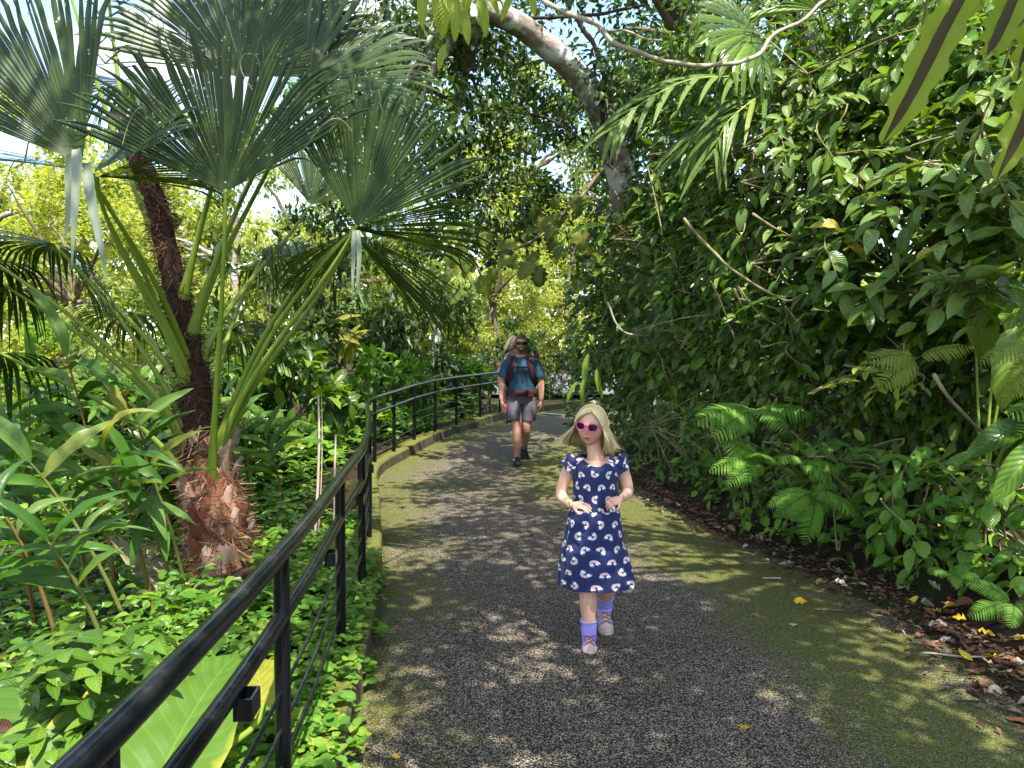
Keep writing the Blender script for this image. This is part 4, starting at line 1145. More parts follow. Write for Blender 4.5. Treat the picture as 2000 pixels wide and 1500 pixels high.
SHR = [  # label, cx, cy, hx, hy, species, leaf L, sprays, leaves per spray, dY
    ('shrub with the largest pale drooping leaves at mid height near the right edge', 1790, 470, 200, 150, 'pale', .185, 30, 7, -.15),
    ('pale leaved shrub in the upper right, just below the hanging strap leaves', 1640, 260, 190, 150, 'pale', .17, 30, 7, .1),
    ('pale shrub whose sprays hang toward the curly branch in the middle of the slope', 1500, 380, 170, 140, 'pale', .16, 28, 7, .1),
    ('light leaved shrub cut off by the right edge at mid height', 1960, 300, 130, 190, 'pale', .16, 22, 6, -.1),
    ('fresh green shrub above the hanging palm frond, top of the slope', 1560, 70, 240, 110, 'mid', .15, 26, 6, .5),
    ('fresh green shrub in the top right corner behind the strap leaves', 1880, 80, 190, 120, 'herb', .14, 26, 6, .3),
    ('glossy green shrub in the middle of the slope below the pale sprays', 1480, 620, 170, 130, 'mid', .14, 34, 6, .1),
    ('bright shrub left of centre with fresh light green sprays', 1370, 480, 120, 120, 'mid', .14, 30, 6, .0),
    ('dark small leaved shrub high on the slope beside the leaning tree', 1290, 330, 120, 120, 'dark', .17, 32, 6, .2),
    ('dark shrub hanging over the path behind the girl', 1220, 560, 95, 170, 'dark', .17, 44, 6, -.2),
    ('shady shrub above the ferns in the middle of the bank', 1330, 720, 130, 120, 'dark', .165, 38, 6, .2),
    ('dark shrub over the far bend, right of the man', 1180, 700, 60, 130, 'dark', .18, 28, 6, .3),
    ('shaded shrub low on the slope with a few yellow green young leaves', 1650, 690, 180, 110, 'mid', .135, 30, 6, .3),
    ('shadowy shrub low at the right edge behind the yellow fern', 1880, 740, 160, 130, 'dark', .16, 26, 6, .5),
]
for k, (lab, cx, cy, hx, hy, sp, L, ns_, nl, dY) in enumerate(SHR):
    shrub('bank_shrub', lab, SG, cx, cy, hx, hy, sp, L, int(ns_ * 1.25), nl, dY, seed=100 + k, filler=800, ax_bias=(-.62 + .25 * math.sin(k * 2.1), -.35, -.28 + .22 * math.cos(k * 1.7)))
HG = 'low leafy plants at the foot of the bank'
HRB = [
    ('low broad leaved plant in the middle of the bank foot', 1620, 960, 120, 100, 'herb', .105, 32, 5, .1),
    ('low plant with the biggest heart leaves at the foot of the bank, right', 1790, 1000, 130, 120, 'herb', .125, 32, 5, -.02),
    ('low plant with pointed leaves at the right edge above the fallen yellow leaves', 1940, 1080, 90, 130, 'herb', .11, 26, 5, -.08),
    ('small leaved plant just above the litter between the two hanging ferns', 1510, 965, 90, 90, 'herb', .085, 28, 5, .2),
    ('lime young plant glowing in the shade below the yellowish fern', 1720, 740, 70, 50, 'lime', .10, 9, 5, .05),
    ('dark low plant by the girl, at the end of the litter strip', 1300, 865, 80, 80, 'mid', .11, 30, 5, .1),
    ('grassy shaded plant low on the bank right of the girl', 1400, 900, 80, 80, 'herb', .10, 26, 5, .25),
    ('tiny bright seedlings in the litter near the right edge', 1720, 1130, 90, 35, 'herb', .06, 9, 4, .15),
]
for k, (lab, cx, cy, hx, hy, sp, L, ns_, nl, dY) in enumerate(HRB):
    shrub('bank_herb', lab, HG, cx, cy, hx, hy, sp, L, ns_, nl, dY, seed=200 + k, filler=350, ax_bias=(-.4, -.5, -.05), thick=.35, cat='plant')
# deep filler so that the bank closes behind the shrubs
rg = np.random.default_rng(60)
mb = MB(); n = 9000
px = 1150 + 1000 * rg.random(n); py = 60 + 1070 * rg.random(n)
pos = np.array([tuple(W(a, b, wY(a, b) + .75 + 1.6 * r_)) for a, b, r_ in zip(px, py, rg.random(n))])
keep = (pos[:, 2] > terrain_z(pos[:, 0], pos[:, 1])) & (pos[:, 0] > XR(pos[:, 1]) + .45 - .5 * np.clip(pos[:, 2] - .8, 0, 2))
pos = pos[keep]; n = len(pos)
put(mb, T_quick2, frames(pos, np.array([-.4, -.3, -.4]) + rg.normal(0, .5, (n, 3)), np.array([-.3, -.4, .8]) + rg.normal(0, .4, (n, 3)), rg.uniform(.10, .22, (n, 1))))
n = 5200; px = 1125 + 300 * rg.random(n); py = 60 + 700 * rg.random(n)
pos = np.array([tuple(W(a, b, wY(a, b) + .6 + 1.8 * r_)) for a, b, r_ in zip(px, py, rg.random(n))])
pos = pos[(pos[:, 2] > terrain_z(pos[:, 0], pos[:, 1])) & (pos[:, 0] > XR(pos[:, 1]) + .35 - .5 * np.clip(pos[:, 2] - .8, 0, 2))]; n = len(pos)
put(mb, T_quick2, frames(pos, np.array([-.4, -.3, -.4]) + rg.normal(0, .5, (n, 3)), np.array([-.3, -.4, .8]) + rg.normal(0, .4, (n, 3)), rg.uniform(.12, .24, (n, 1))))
tag(mb.build('bank_undergrowth', M['shrub_dark']), 'dark mass of leaves in the depth of the right bank', 'undergrowth', kind='stuff')  # dark leaf colour deepens the shaded gaps between the shrubs

# ------------------------------------------------------------------ ferns
def frond_mesh(n=20, pl=.30, seed=0, droop=1.0, taper=.8):
    """unit frond of length 1 along +Y arching down"""
    rg = np.random.default_rng(seed)
    t = np.linspace(0, 1, n + 1); ang = .35 - droop * t * 1.25
    P_ = np.zeros((n + 1, 3))
    for k in range(n): P_[k + 1] = P_[k] + np.array([0, math.cos(ang[k]), math.sin(ang[k])]) / n
    mb = MB(); tube(mb, P_, np.linspace(.008, .002, n + 1), 5, side=(1, 0, 0))
    pos, ax, nn, sc = [], [], [], []
    for k in range(2, n + 1):
        f = k / n; tg = nrm(P_[k] - P_[k - 1]); up_ = np.cross([1, 0, 0], tg)
        ln = pl * math.sin(math.pi * min(1, (f * .86 + .12))) ** taper + .03
        for s_ in (-1, 1):
            pos.append(P_[k]); ax.append(np.array([s_, 0, 0]) + tg * .45 - up_ * .05 + rg.normal(0, .05, 3) + [0, 0, -.18]); nn.append(up_ + rg.normal(0, .06, 3)); sc.append(ln)
    put(mb, T_pinna, frames(np.array(pos), np.array(ax), np.array(nn), np.array(sc)[:, None]))
    return mb.mesh('frond', M['fern'])
ME_fr = [frond_mesh(18, .26, 1, 1.0), frond_mesh(22, .22, 2, 1.3), frond_mesh(16, .30, 3, .7), frond_mesh(26, .20, 4, 1.1)]
def fern(label, base, fr, mat='fern', group='ferns on the right bank', kind='fern'):
    e = empty(kind, base); tag(e, label, 'fern', group)
    for k, (ax, nn, L, v) in enumerate(fr):
        m4 = frames(np.array([base]), np.array([ax], float), np.array([nn], float), L * (.85 if L > .3 else 1))[0]
        inst('frond', ME_fr[v], Matrix(m4.tolist()), e, M[mat])
    return e
fern('fern arching out over the litter to the right of the girl', W(1490, 905, 5.55), [((-1, -.3, .1), (0, -.5, .8), .52, 0), ((-.7, -.6, -.1), (0, -.6, .8), .5, 0), ((-.3, -.8, .3), (0, -.3, .9), .45, 2), ((.5, -.6, .3), (0, -.4, .9), .42, 0), ((-.8, .1, .5), (-.2, -.6, .8), .45, 2)])
fern('shiny fern higher up, above the arching one', W(1475, 800, 5.7), [((-1, -.3, -.1), (0, -.6, .8), .62, 2), ((-.8, -.5, -.35), (0, -.7, .7), .55, 2), ((.7, -.5, .0), (0, -.6, .8), .5, 2), ((.2, -.8, -.1), (0, -.5, .8), .5, 0)])
fern('hanging fern whose fronds droop onto the litter strip', W(1590, 965, 4.95), [((-.25, -.6, -.35), (0, -.8, .6), .48, 1), ((-.55, -.5, .0), (0, -.7, .7), .46, 1), ((-.9, -.3, .1), (0, -.6, .8), .42, 1), ((.4, -.6, .0), (0, -.6, .8), .4, 1), ((-.05, -.8, .2), (0, -.4, .9), .4, 0)])
fern('yellow green fern with wide fronds under the lime leaves', W(1790, 700, 4.5), [((-1, -.3, .0), (0, -.7, .7), .42, 2), ((-.8, -.4, -.45), (.1, -.8, .6), .42, 2), ((.6, -.4, .2), (0, -.6, .8), .3, 2)], 'fern_yellow')
fern('yellowing fern hanging in long tips at the right edge', W(2060, 690, 3.8), [((-.8, -.2, .2), (0, -.5, .85), .5, 1), ((-.5, -.3, -.1), (0, -.6, .8), .45, 1), ((-.2, -.4, -.5), (0, -.9, .4), .42, 3), ((-.7, -.3, -.5), (0, -.9, .4), .45, 3)], 'fern_yellow')
fern('bright fern frond reaching in from the right edge at half height', W(2090, 800, 3.7), [((-1, -.2, .0), (0, -.5, .85), .42, 2), ((-.9, -.3, -.3), (0, -.7, .7), .4, 2)])
fern('little fern on the soil of the bank above the red leaf', W(1850, 1120, 4.05), [((-.7, -.4, .3), (0, -.5, .8), .16, 0), ((.4, -.6, .2), (0, -.5, .8), .17, 0), ((-.1, -.8, .0), (0, -.6, .7), .16, 0), ((.7, -.2, .4), (0, -.5, .8), .15, 0)])
fern('fern at the lower right edge behind the yellow fallen leaves', W(1975, 1180, 3.5), [((-.9, -.3, .0), (0, -.6, .8), .24, 0), ((-.4, -.7, .0), (0, -.6, .8), .22, 0), ((.4, -.6, .2), (0, -.5, .8), .22, 0), ((-.7, 0, .6), (0, -.7, .7), .24, 1)])
fern('fern low on the bank beside the small leaved plant', W(1560, 905, 5.2), [((.8, -.5, .1), (0, -.5, .8), .4, 1), ((.4, -.7, -.1), (0, -.7, .7), .36, 1), ((-.4, -.6, .3), (0, -.4, .9), .36, 0)])
fern('pale fern in the shade behind the palm trunk', W(540, 835, 7.6), [((-.8, -.2, .3), (0, -.5, .8), .5, 3), ((.9, -.2, .2), (0, -.5, .8), .55, 3), ((.3, -.6, .4), (0, -.4, .9), .5, 3), ((-.2, -.8, .2), (0, -.4, .9), .45, 3)], 'fern', 'ferns behind the railing')
fern('fern in the sunny undergrowth at the foot of the ginger canes', W(430, 800, 9.2), [((-.8, -.2, .3), (0, -.5, .8), .7, 3), ((.9, -.2, .2), (0, -.5, .8), .7, 3), ((.3, -.6, .4), (0, -.4, .9), .7, 3), ((-.4, -.6, .4), (0, -.4, .9), .65, 3)], 'fern', 'ferns behind the railing')

# ------------------------------------------------------------------ big divided palm frond, pleated leaves, strap leaves
up_e = empty('understory_palm', gp(2.6, 7.4)); tag(up_e, 'understory palm with split arching fronds hanging out from the top of the slope', 'palm')
def pinnate(pts, Y, segs, mat, wd):
    P_ = spline([W(a, b, Y + dy) for a, b, dy in pts], 8)
    mb = MB(); tube(mb, P_, np.linspace(.012, .004, len(P_)), 6)
    st = child(mb.build('frond', M['petiole']), up_e)
    for k in range(segs):
        f = .25 + .75 * k / (segs - 1); i0 = min(int(f * (len(P_) - 1)), len(P_) - 2)
        tg = nrm(P_[i0 + 1] - P_[i0])
        for s_ in (-1, 1):
            L = .62 * (1 - .45 * f) * (1.1 if s_ > 0 else .8)
            up_ = np.array([0, -.6, .8]); sd_ = nrm(np.cross(tg, up_)) * s_
            d = tg * .95 + sd_ * .5
            q = [P_[i0], P_[i0] + d * L * .35, P_[i0] + d * L * .7 + [0, 0, -.10 * L], P_[i0] + d * L + [0, 0, -.38 * L]]
            mb = MB(); mb.add(*strip_mesh(bez(*q, 9), wd, 2, up_=up_, fold=.5, taper=[.5, .9, 1, 1, .95, .85, .7, .45, .06]))
            o = mb.build('leaflet', mat); o.parent = st
pinnate([(1520, 155, .5), (1440, 150, .15), (1340, 158, -.1), (1250, 205, -.2), (1195, 255, -.2)], 6.4, 8, M['shrub_pale'], .024)
pinnate([(1530, 165, .5), (1480, 190, .2), (1420, 240, .1), (1395, 300, .1)], 6.3, 6, M['shrub_pale'], .022)
pinnate([(1540, 175, .6), (1460, 210, .5), (1380, 255, .5), (1340, 300, .5)], 6.5, 6, M['shrub_dark'], .04)
mb = MB(); tube(mb, spline([up_e.location, (2.65, 7.3, 2.2), W(1530, 165, 7.0)], 6), .03, 8); child(mb.build('stem', M['bark_dark']), up_e)
pl_e = empty('pleated_palm', gp(4.0, 6.9)); tag(pl_e, 'palm with wide dark pleated leaves in the shade at the top of the slope', 'palm')
for k, (hx, hy, hY, ax, rad) in enumerate([(1600, 20, 6.6, (-.3, -.2, .9), .75), (1690, 130, 6.4, (.2, -.4, -.8), .75), (1480, 60, 6.8, (-.8, -.3, -.1), .7), (1770, 60, 6.3, (.6, -.3, .4), .7), (1800, 190, 6.2, (.2, -.5, -.7), .6)]):
    hub = W(hx, hy, hY)
    bl = fan_mesh('fan_blade', hub, ax, (-.2, -.9, .4), rad, M['shrub_dark'], nseg=20, span=75, cone=.2, droop=.2, fused=.85, tear=.1, seed=300 + k)
    child(bl, pl_e)
    mb = MB(); tube(mb, bez(pl_e.location, pl_e.location + Vector((0, 0, 1.5)), hub + Vector((.2, .3, -.5)), hub, 10), np.linspace(.018, .008, 10), 6); s_ = mb.build('leaf_stalk', M['petiole']); s_.parent = bl
dk = empty('broad_dark_plant', gp(2.9, 4.6)); tag(dk, 'plant with very large dark ribbed leaves in the shade at the right edge', 'plant')
for k, (a, b, Y, ax, L) in enumerate([(1900, 560, 4.7, (.15, -.2, -1), .52), (1985, 640, 4.4, (-.3, -.25, -.9), .5), (1960, 560, 4.6, (.3, -.2, -.9), .55), (2010, 830, 3.7, (-.95, -.2, -.25), .36), (2030, 870, 3.6, (-.8, -.3, -.6), .36)]):
    p = W(a, b, Y)
    mb = MB(); put(mb, leaf_tpl(.36, 16, 4, .25, .8, .5, .75), frames(np.array([p]), np.array([ax], float), np.array([[-.35, -.7, .6]]), L)); lf = child(mb.build('leaf', M['shrub_dark' if k < 3 else 'mid_ribbed'] if False else M['shrub_dark' if k < 3 else 'shrub_mid']), dk)
    mb = MB(); tube(mb, bez(dk.location, dk.location + Vector((0, .1, .6)), p + Vector((.1, .15, .1)), p, 8), .009, 6); s_ = mb.build('leaf_stalk', M['petiole']); s_.parent = lf

sf_c = W(1950, -150, 2.25)
sf = empty('strap_fern', sf_c); tag(sf, 'hanging strap leaved fern with wavy yellow green blades in the upper right corner', 'fern')
M['strap_rib'] = leaf_mat('strap_leaf_brown', [(0, G(.035, .026, .006)), (1, G(.065, .045, .011))], .12, .6, .3, vein=0, tcol=(1.3, 1, .5))
for k, (pts, w_) in enumerate([([(1945, -150, .0), (1905, -60, -.08), (1840, 60, -.12), (1780, 180, -.12), (1722, 282, -.10)], .056), ([(1960, -150, .1), (1925, -40, .02), (1850, 40, .05), (1800, 100, .1)], .045),
                       ([(2000, -140, -.05), (1990, -40, -.1), (1950, 60, -.12), (1925, 110, -.12)], .05), ([(2060, -100, -.05), (2050, 60, -.12), (2010, 210, -.14), (1945, 352, -.12)], .06),
                       ([(2080, -120, .1), (2060, -20, .1), (2010, 80, .1), (1985, 160, .12)], .05)]):
    P_ = spline([W(a, b, 2.25 + dy) for a, b, dy in pts], 12)
    tp = np.interp(np.linspace(0, 1, len(P_)), [0, .15, .6, .85, 1], [.25, .7, 1, .75, .04])
    mb = MB(); mb.add(*strip_mesh(P_, w_, 3, up_=(.15, -1, .2), fold=.18, taper=tp, wave=.0))
    u_ = mb.UV[0]; mb.V[0] += np.outer(.012 * np.sin(u_[:, 1] * 42 + 2 * (u_[:, 0] > .5)) * np.abs(u_[:, 0] - .5) * 2, [.5, -.8, .3])
    lf = child(mb.build('leaf', M['strap']), sf)
    # brown spore band on the underside along the rib
    V, Fc, UV = strip_mesh(P_, w_ * .30, 2, up_=(.15, -1, .2), fold=.18, taper=tp)
    Tn = nrm(np.cross(nrm(np.gradient(P_, axis=0)), np.array([1, 0, 0]))); m_ = 5
    mb = MB(); mb.add(V + np.array([0, -.003, 0]), Fc, UV)
    o = mb.build('spore_band', M['strap_rib']); o.parent = lf
mb = MB(); tube(mb, [sf_c + Vector((0, 0, -.02)), sf_c + Vector((.05, .02, .08)), sf_c + Vector((.12, .05, .16))], [.05, .07, .04], 8); child(mb.build('root_ball', M['bark_dark']), sf)
mb = MB(); tube(mb, wobble(spline([sf_c + Vector((.1, .05, .12)), (2.6, 2.7, 3.2), (3.6, 3.1, 3.9), (4.55, 3.3, 4.6)], 8), .05, 1, 3), np.linspace(.03, .07, 25), 8)
tag(mb.build('tree_branch', M['bark_mid']), 'rough tree branch from which the strap leaved fern hangs', 'branch')

# leaves of a twig that hangs into the top of the picture
hb_c = W(900, -130, 3.6)
hb = empty('hanging_twig', hb_c); tag(hb, 'drooping twig with long yellow green leaves at the top centre', 'twig')
mb = MB(); P_ = spline([W(1010, -260, 3.9), W(960, -170, 3.8), W(880, -60, 3.6), W(905, 5, 3.55)], 6); tube(mb, P_, np.linspace(.012, .004, len(P_)), 6)
P2 = spline([W(960, -170, 3.8), W(985, -60, 3.7), W(960, 0, 3.65)], 6); tube(mb, P2, .004, 5)
child(mb.build('twig', M['twig']), hb)
ME_long = shared([leaf_tpl(.26, 9, 2, .25, .5, .6, .7, wavy=.1), leaf_tpl(.28, 9, 2, .2, .9, .6, .7, twist=.5)], 'leaf', M['lime'])
for k, (a, b, c, d, L) in enumerate([(830, -30, -.1, -1, .2), (850, -10, .1, -1, .15), (893, -5, -.05, -1, .2), (880, -20, -.3, -1, .22), (905, 15, .15, -1, .17), (935, -10, .25, -1, .19), (870, 85, -.3, -1, .13), (945, -30, .5, -.8, .15), (1000, -10, -.4, -.9, .13), (1035, -20, .2, -1, .12), (860, -40, .4, -1, .2), (920, -40, -.2, -1, .17)]):
    m4 = frames(np.array([W(a, b, 3.55)]), np.array([[c, -.15, d]]), np.array([[.1 * (k % 3 - 1), -1, .35]]), L)[0]
    inst('leaf', ME_long[k % 2], Matrix(m4.tolist()), hb)

lb = empty('lobed_branch', W(1160, 330, 10.6)); tag(lb, 'low branch with big lobed yellowing leaves hanging above the man', 'branch')
P_ = wobble(spline([W(1175, 330, 10.7), W(1120, 400, 10.2), W(1040, 470, 9.7), (W(930, 500, 9.4)), W(860, 540, 9.3)], 7), .04, 2, 5)
mb = MB(); tube(mb, P_, np.linspace(.03, .006, len(P_)), 6); child(mb.build('twig', M['bark_mid']), lb)
ME_lob = shared([leaf_tpl(.85, 8, 2, .12, .6, .45, .6, serr=.16, wavy=.08), leaf_tpl(.75, 8, 2, .2, 1.0, .45, .6, serr=.2)], 'leaf', M['lobed'])
rg = np.random.default_rng(17)
for k in range(46):
    i_ = int(4 + (len(P_) - 5) * rg.random()); p = P_[i_] + rg.normal(0, 1, 3) * [.30, .15, .22] + [0, 0, -.05]
    m4 = frames(p[None], np.array([[rg.normal(-.2, .6), -.2, -.6 + rg.normal(0, .3)]]), np.array([[rg.normal(0, .3), -.6, .7]]), rg.uniform(.16, .30))[0]
    inst('leaf', ME_lob[k % 2], Matrix(m4.tolist()), lb)
for nm, lab, items, mt in (('nest_fern', 'single long bright green fern blade sticking out level from the dark shrubs above the man', [((1185, 442, 8.6), (-1, -.15, .02), .52), ((1195, 447, 8.7), (-.7, -.3, -.5), .3)], 'fern'),
    ('hanging_leaf_plant', 'plant with long pendent dark leaves hanging at the bend, right of the man', [((1122, 660, 9.2), (-.12, -.2, -1), .36), ((1150, 690, 9.1), (-.22, -.2, -1), .42), ((1140, 740, 9.0), (-.15, -.2, -1), .34), ((1128, 745, 9.1), (-.6, -.2, -.9), .30), ((1165, 720, 9.0), (.1, -.2, -1), .4)], 'shrub_mid')):
    e = empty(nm, W(*items[0][0])); tag(e, lab, 'fern' if nm == 'nest_fern' else 'plant')
    for q, (a, ax, L) in enumerate(items):
        m4 = frames(np.array([W(*a)]), np.array([ax], float), np.array([[-.3, -.7, .6]]), L)[0]
        inst('leaf', ME_ginger[(0, 2)[q % 2]], Matrix(m4.tolist()), e, M[mt])
    mb = MB(); tube(mb, bez(W(items[0][0][0] + 40, items[0][0][1] + 20, items[0][0][2] + .6), W(items[0][0][0] + 30, items[0][0][1], items[0][0][2] + .4), W(items[0][0][0] + 10, items[0][0][1] - 10, items[0][0][2] + .1), W(*items[0][0]), 8), .01, 6); child(mb.build('stem', M['twig']), e)

# ------------------------------------------------------------------ vines and bare branches
VG = 'bare vines and branches on the slope'
for k, (pts, r_, mt, lab) in enumerate([
    ([(1010, -60, .6), (1060, 0, .3), (1150, 40, .0), (1205, 85, -.1), (1290, 118, -.1), (1380, 128, .0), (1450, 118, .1), (1490, 100, .2), (1510, 70, .3), (1570, 35, .4), (1620, -10, .6)], .021, 'vine', 'long pale vine sagging across the top of the picture'),
    ([(1165, 62, .05), (1220, 62, .0), (1255, 75, .0), (1292, 78, .0)], .010, 'vine', 'short pale side vine above the long sagging one'),
    ([(1335, 425, .3), (1372, 470, .2), (1420, 520, .1), (1460, 545, .1), (1500, 570, .0), (1540, 585, .0), (1575, 570, .1), (1608, 555, .3)], .012, 'twig', 'yellowish crooked branch curving through the middle of the slope'),
    ([(1470, 418, .2), (1520, 450, .1), (1580, 485, .3)], .010, 'twig', 'straight light branch above the crooked one'),
    ([(1440, 560, .1), (1480, 610, .1), (1520, 640, .3)], .008, 'twig', 'thin light branch below the crooked one'),
    ([(1185, 590, .1), (1210, 640, .0), (1250, 655, .1), (1290, 650, .2)], .012, 'vine', 'thin looping vine on the dark part of the slope near the bend'),
    ([(1825, 730, -.05), (1850, 775, -.1), (1890, 820, -.05), (1940, 860, .1)], .011, 'twig', 'mossy brown branch slanting down at the right, under the fern'),
    ([(890, 15, 5.5), (1000, 30, 5.2), (1080, 33, 5.0), (1180, 25, 4.8), (1260, 8, 4.8)], .035, 'bark_dark', 'dark horizontal branch at the top, behind the pale vine'),
    ([(820, 172, 5.5), (900, 195, 5.3), (1000, 215, 5.0), (1090, 240, 4.8), (1200, 330, 4.8)], .03, 'bark_dark', 'brown branch slanting across the leafy canopy over the path'),
    ([(1120, 30, 4.6), (1170, 110, 4.7), (1180, 230, 4.8), (1195, 330, 4.9)], .04, 'bark_dark', 'dark vine stem climbing beside the leaning pale trunk'),
]):
    Yb = wY(*pts[len(pts) // 2][:2]) - .2 if k not in (0, 1, 7, 8, 9) else (5.6 if k < 2 else 6.0)
    P_ = wobble(spline([W(a, b, Yb + dy) for a, b, dy in pts], 7), r_ * 1.2, 4, k)
    mb = MB(); tube(mb, P_, np.linspace(r_, r_ * .6, len(P_)) * (1 + .15 * np.sin(np.arange(len(P_)) * 1.9)), 8)
    c = P_[0]
    tag(mb.build('vine' if mt == 'vine' else 'branch', M[mt], loc=tuple(c)), lab, 'vine' if mt == 'vine' else 'branch', VG)

# roots and sticks at the bank foot
for k, (a, b, c, lab) in enumerate([((1330, 985), (1300, 962), (1262, 948), 'gnarled root half buried in the litter at the bank foot')]):
    P_ = [W(*a, 7.2), W(*b, 7.6), W(*c, 8.1)]
    for q_ in P_: q_.z = float(terrain_z(q_.x, q_.y)) + .012
    P_[0].z = float(terrain_z(P_[0].x, P_[0].y)) - .03
    mb = MB(); tube(mb, wobble(spline(P_, 6), .01, 6, k), np.linspace(.022, .012, 13), 9); tag(mb.build('root', M['bark_dark'], loc=tuple(P_[0])), lab, 'root', 'roots at the bank foot')
STK = [((1590, 1194, 4.35), (1720, 1190, 4.35), 'thin dark stick lying on the moss at the right of the path'), ((1800, 1275, 3.72), (1945, 1288, 3.65), 'pale straight twig lying in the litter near the right edge'), ((1865, 1395, 3.2), (1925, 1400, 3.2), 'short dark twig on the path near the right edge'), ((1490, 1115, 5.0), (1525, 1115, 5.0), 'short pale stick at the litter edge')]
for k, (a, b, lab) in enumerate(STK):
    P_ = [W(*a), W(*a).lerp(W(*b), .5), W(*b)]
    for p in P_: p.z = float(max(terrain_z(p.x, p.y), GZ(p.y) + .014 if p.x < XR(p.y) + .05 else -9)) + .008
    mb = MB(); tube(mb, wobble(spline(P_, 5), .008, 5, k), .005, 6); tag(mb.build('stick', M['bark_dark'] if k in (0, 2) else M['drystem'], loc=tuple(P_[0])), lab, 'stick', 'sticks on the ground')

# ------------------------------------------------------------------ fallen leaves
T_litter = [leaf_tpl(.48, 6, 2, .35, -.9, .6, .8, wavy=.25), leaf_tpl(.42, 6, 2, .5, .7, .65, .85, twist=.8), leaf_tpl(.55, 6, 2, -.2, .4, .55, .7, wavy=.2), leaf_tpl(.4, 6, 2, .25, -1.3, .6, .8, twist=-.6), leaf_tpl(.52, 6, 2, .15, .2, .5, .6, wavy=.35)]
ME_l = shared(T_litter, 'fallen_leaf', M['litter'])
rg = np.random.default_rng(90)
def floor_z(x, y):
    on = x < XR(y) + .02
    return float(max(terrain_z(x, y), GZ(y) + .012 if on else -9))
def drop(x, y, L, mat, label, group, v, flat=.25, dz=.012):
    an = rg.uniform(0, 6.283)
    nn = np.array([[rg.normal(0, flat), rg.normal(0, flat) - .1, 1.0]]); ax = np.array([[math.cos(an), math.sin(an), 0]])
    p = np.array([[x, y, floor_z(x, y) + dz]])
    o = inst('fallen_leaf', ME_l[v], Matrix(frames(p, ax, nn, L)[0].tolist()), None, mat)
    tag(o, label, 'leaf', group); return o
LG = 'dry leaves littering the foot of the right bank'
k = 0
while k < 200:
    y = 2.9 + 6.8 * rg.random() ** 1.25; x = XR(y) + rg.normal(.19, .15)
    if x < XR(y) - .25: continue
    tone = rg.choice(['dark', 'dark', 'rust', 'rust', 'tan', 'pale'])
    word = {'dark': 'dark brown curled dry leaf', 'rust': 'rusty brown dry leaf', 'tan': 'tan papery dry leaf', 'pale': 'bleached whitish dry leaf'}[tone]
    px_ = 1000 + F_PX * x / y
    where = 'in the litter near the right photo edge' if px_ > 1780 else 'in the litter below the low leafy plants' if px_ > 1600 else 'in the litter below the drooping fern' if px_ > 1440 else 'in the litter just right of the girl' if px_ > 1290 else 'in the litter at the far end by the girl'
    drop(x, y, rg.uniform(.05, .12), M['litter_' + tone], word + ' ' + where, LG, rg.integers(5), .4)
    k += 1
YL = [(1830, 1130, 'yellow fallen leaf on the soil, nearest the seedlings'), (1545 + 5, 1182, 'yellow leaf on the litter edge below the drooping fern'), (1872, 1205, 'yellow leaf just right of the red one'), (1886, 1225, 'bright yellow upright leaf below the red one'), (1835, 1210, 'yellow leaf left of the red one'), (1900, 1300, 'yellow leaf on the path edge at the right, beside the pale twig'), (1955, 1302, 'yellow leaf nearest the right edge of the picture'), (1910, 1245, 'yellow leaf under the bright upright one'), (1620, 1135, 'small orange yellow leaf at the end of the litter'), (1770, 1190, 'long yellow leaf lying flat at the litter edge'), (1980, 1270, 'yellow leaf partly under brown ones at the right edge')]
for a, b, lab in YL:
    Y = 1.5 * F_PX / (b - 695) * .985
    p = W(a, b, Y); o = drop(p.x, p.y, .085, M['litter_yellow'], lab, None, rg.integers(5), .35, .02)
p = W(1862, 1196, 4.35); drop(p.x, p.y, .085, M['litter_red'], 'single red fallen leaf among yellow ones at the bank foot', None, 0, .4, .03)
for a, b, L, mt, lab in [(1465, 1434, .062, 'litter_yellow', 'yellow folded leaf lying alone on the path at the bottom'), (1262, 1347, .03, 'litter_yellow', 'tiny yellow leaf on the path in front of the girl'), (1560, 1227, .06, 'litter_pale', 'pale flat leaf on the moss at the right of the path'), (765, 1490, .035, 'litter_yellow', 'tiny yellow leaf on the path by the kerb at the bottom edge'), (1320, 1082, .045, 'litter_pale', 'small pale leaf on the moss right of the girl'), (1620, 1295, .02, 'litter_yellow', 'speck of yellow leaf on the mossy right side')]:
    Y = 1.5 * F_PX / (b - 695) * .99; p = W(a, b, Y); drop(p.x, p.y, L, M[mt], lab, None, 2, .2, .006)
p = W(20, 1420, 2.4); o = inst('fallen_leaf', ME_l[1], Matrix(frames(np.array([W(30, 1430, 2.42)]), np.array([[-.9, .1, .1]]), np.array([[.1, -.5, .8]]), .11)[0].tolist()), None, M['litter']); tag(o, 'brown dead leaf caught on the elephant ear in the lower left corner', 'leaf')
# fine litter, too small to pick apart
mb = MB(); n = 3000
y = 2.6 + 7.6 * rg.random(n) ** 1.1; x = XR(y) + rg.normal(.17, .16, n)
ok = x > XR(y) - .3; x, y = x[ok], y[ok]; n = len(x)
z = np.array([floor_z(a, b) for a, b in zip(x, y)]) + .004 + .012 * rg.random(n)
an = rg.uniform(0, 6.283, n)
put(mb, T_quick, frames(np.stack([x, y, z], 1), np.stack([np.cos(an), np.sin(an), rg.normal(0, .2, n)], 1), rg.normal(0, .3, (n, 3)) + [0, 0, 1], rg.uniform(.015, .07, (n, 1))))
tag(mb.build('leaf_litter', M['litter']), 'crumbled brown leaf fragments along the right path edge', 'leaf litter', kind='stuff')

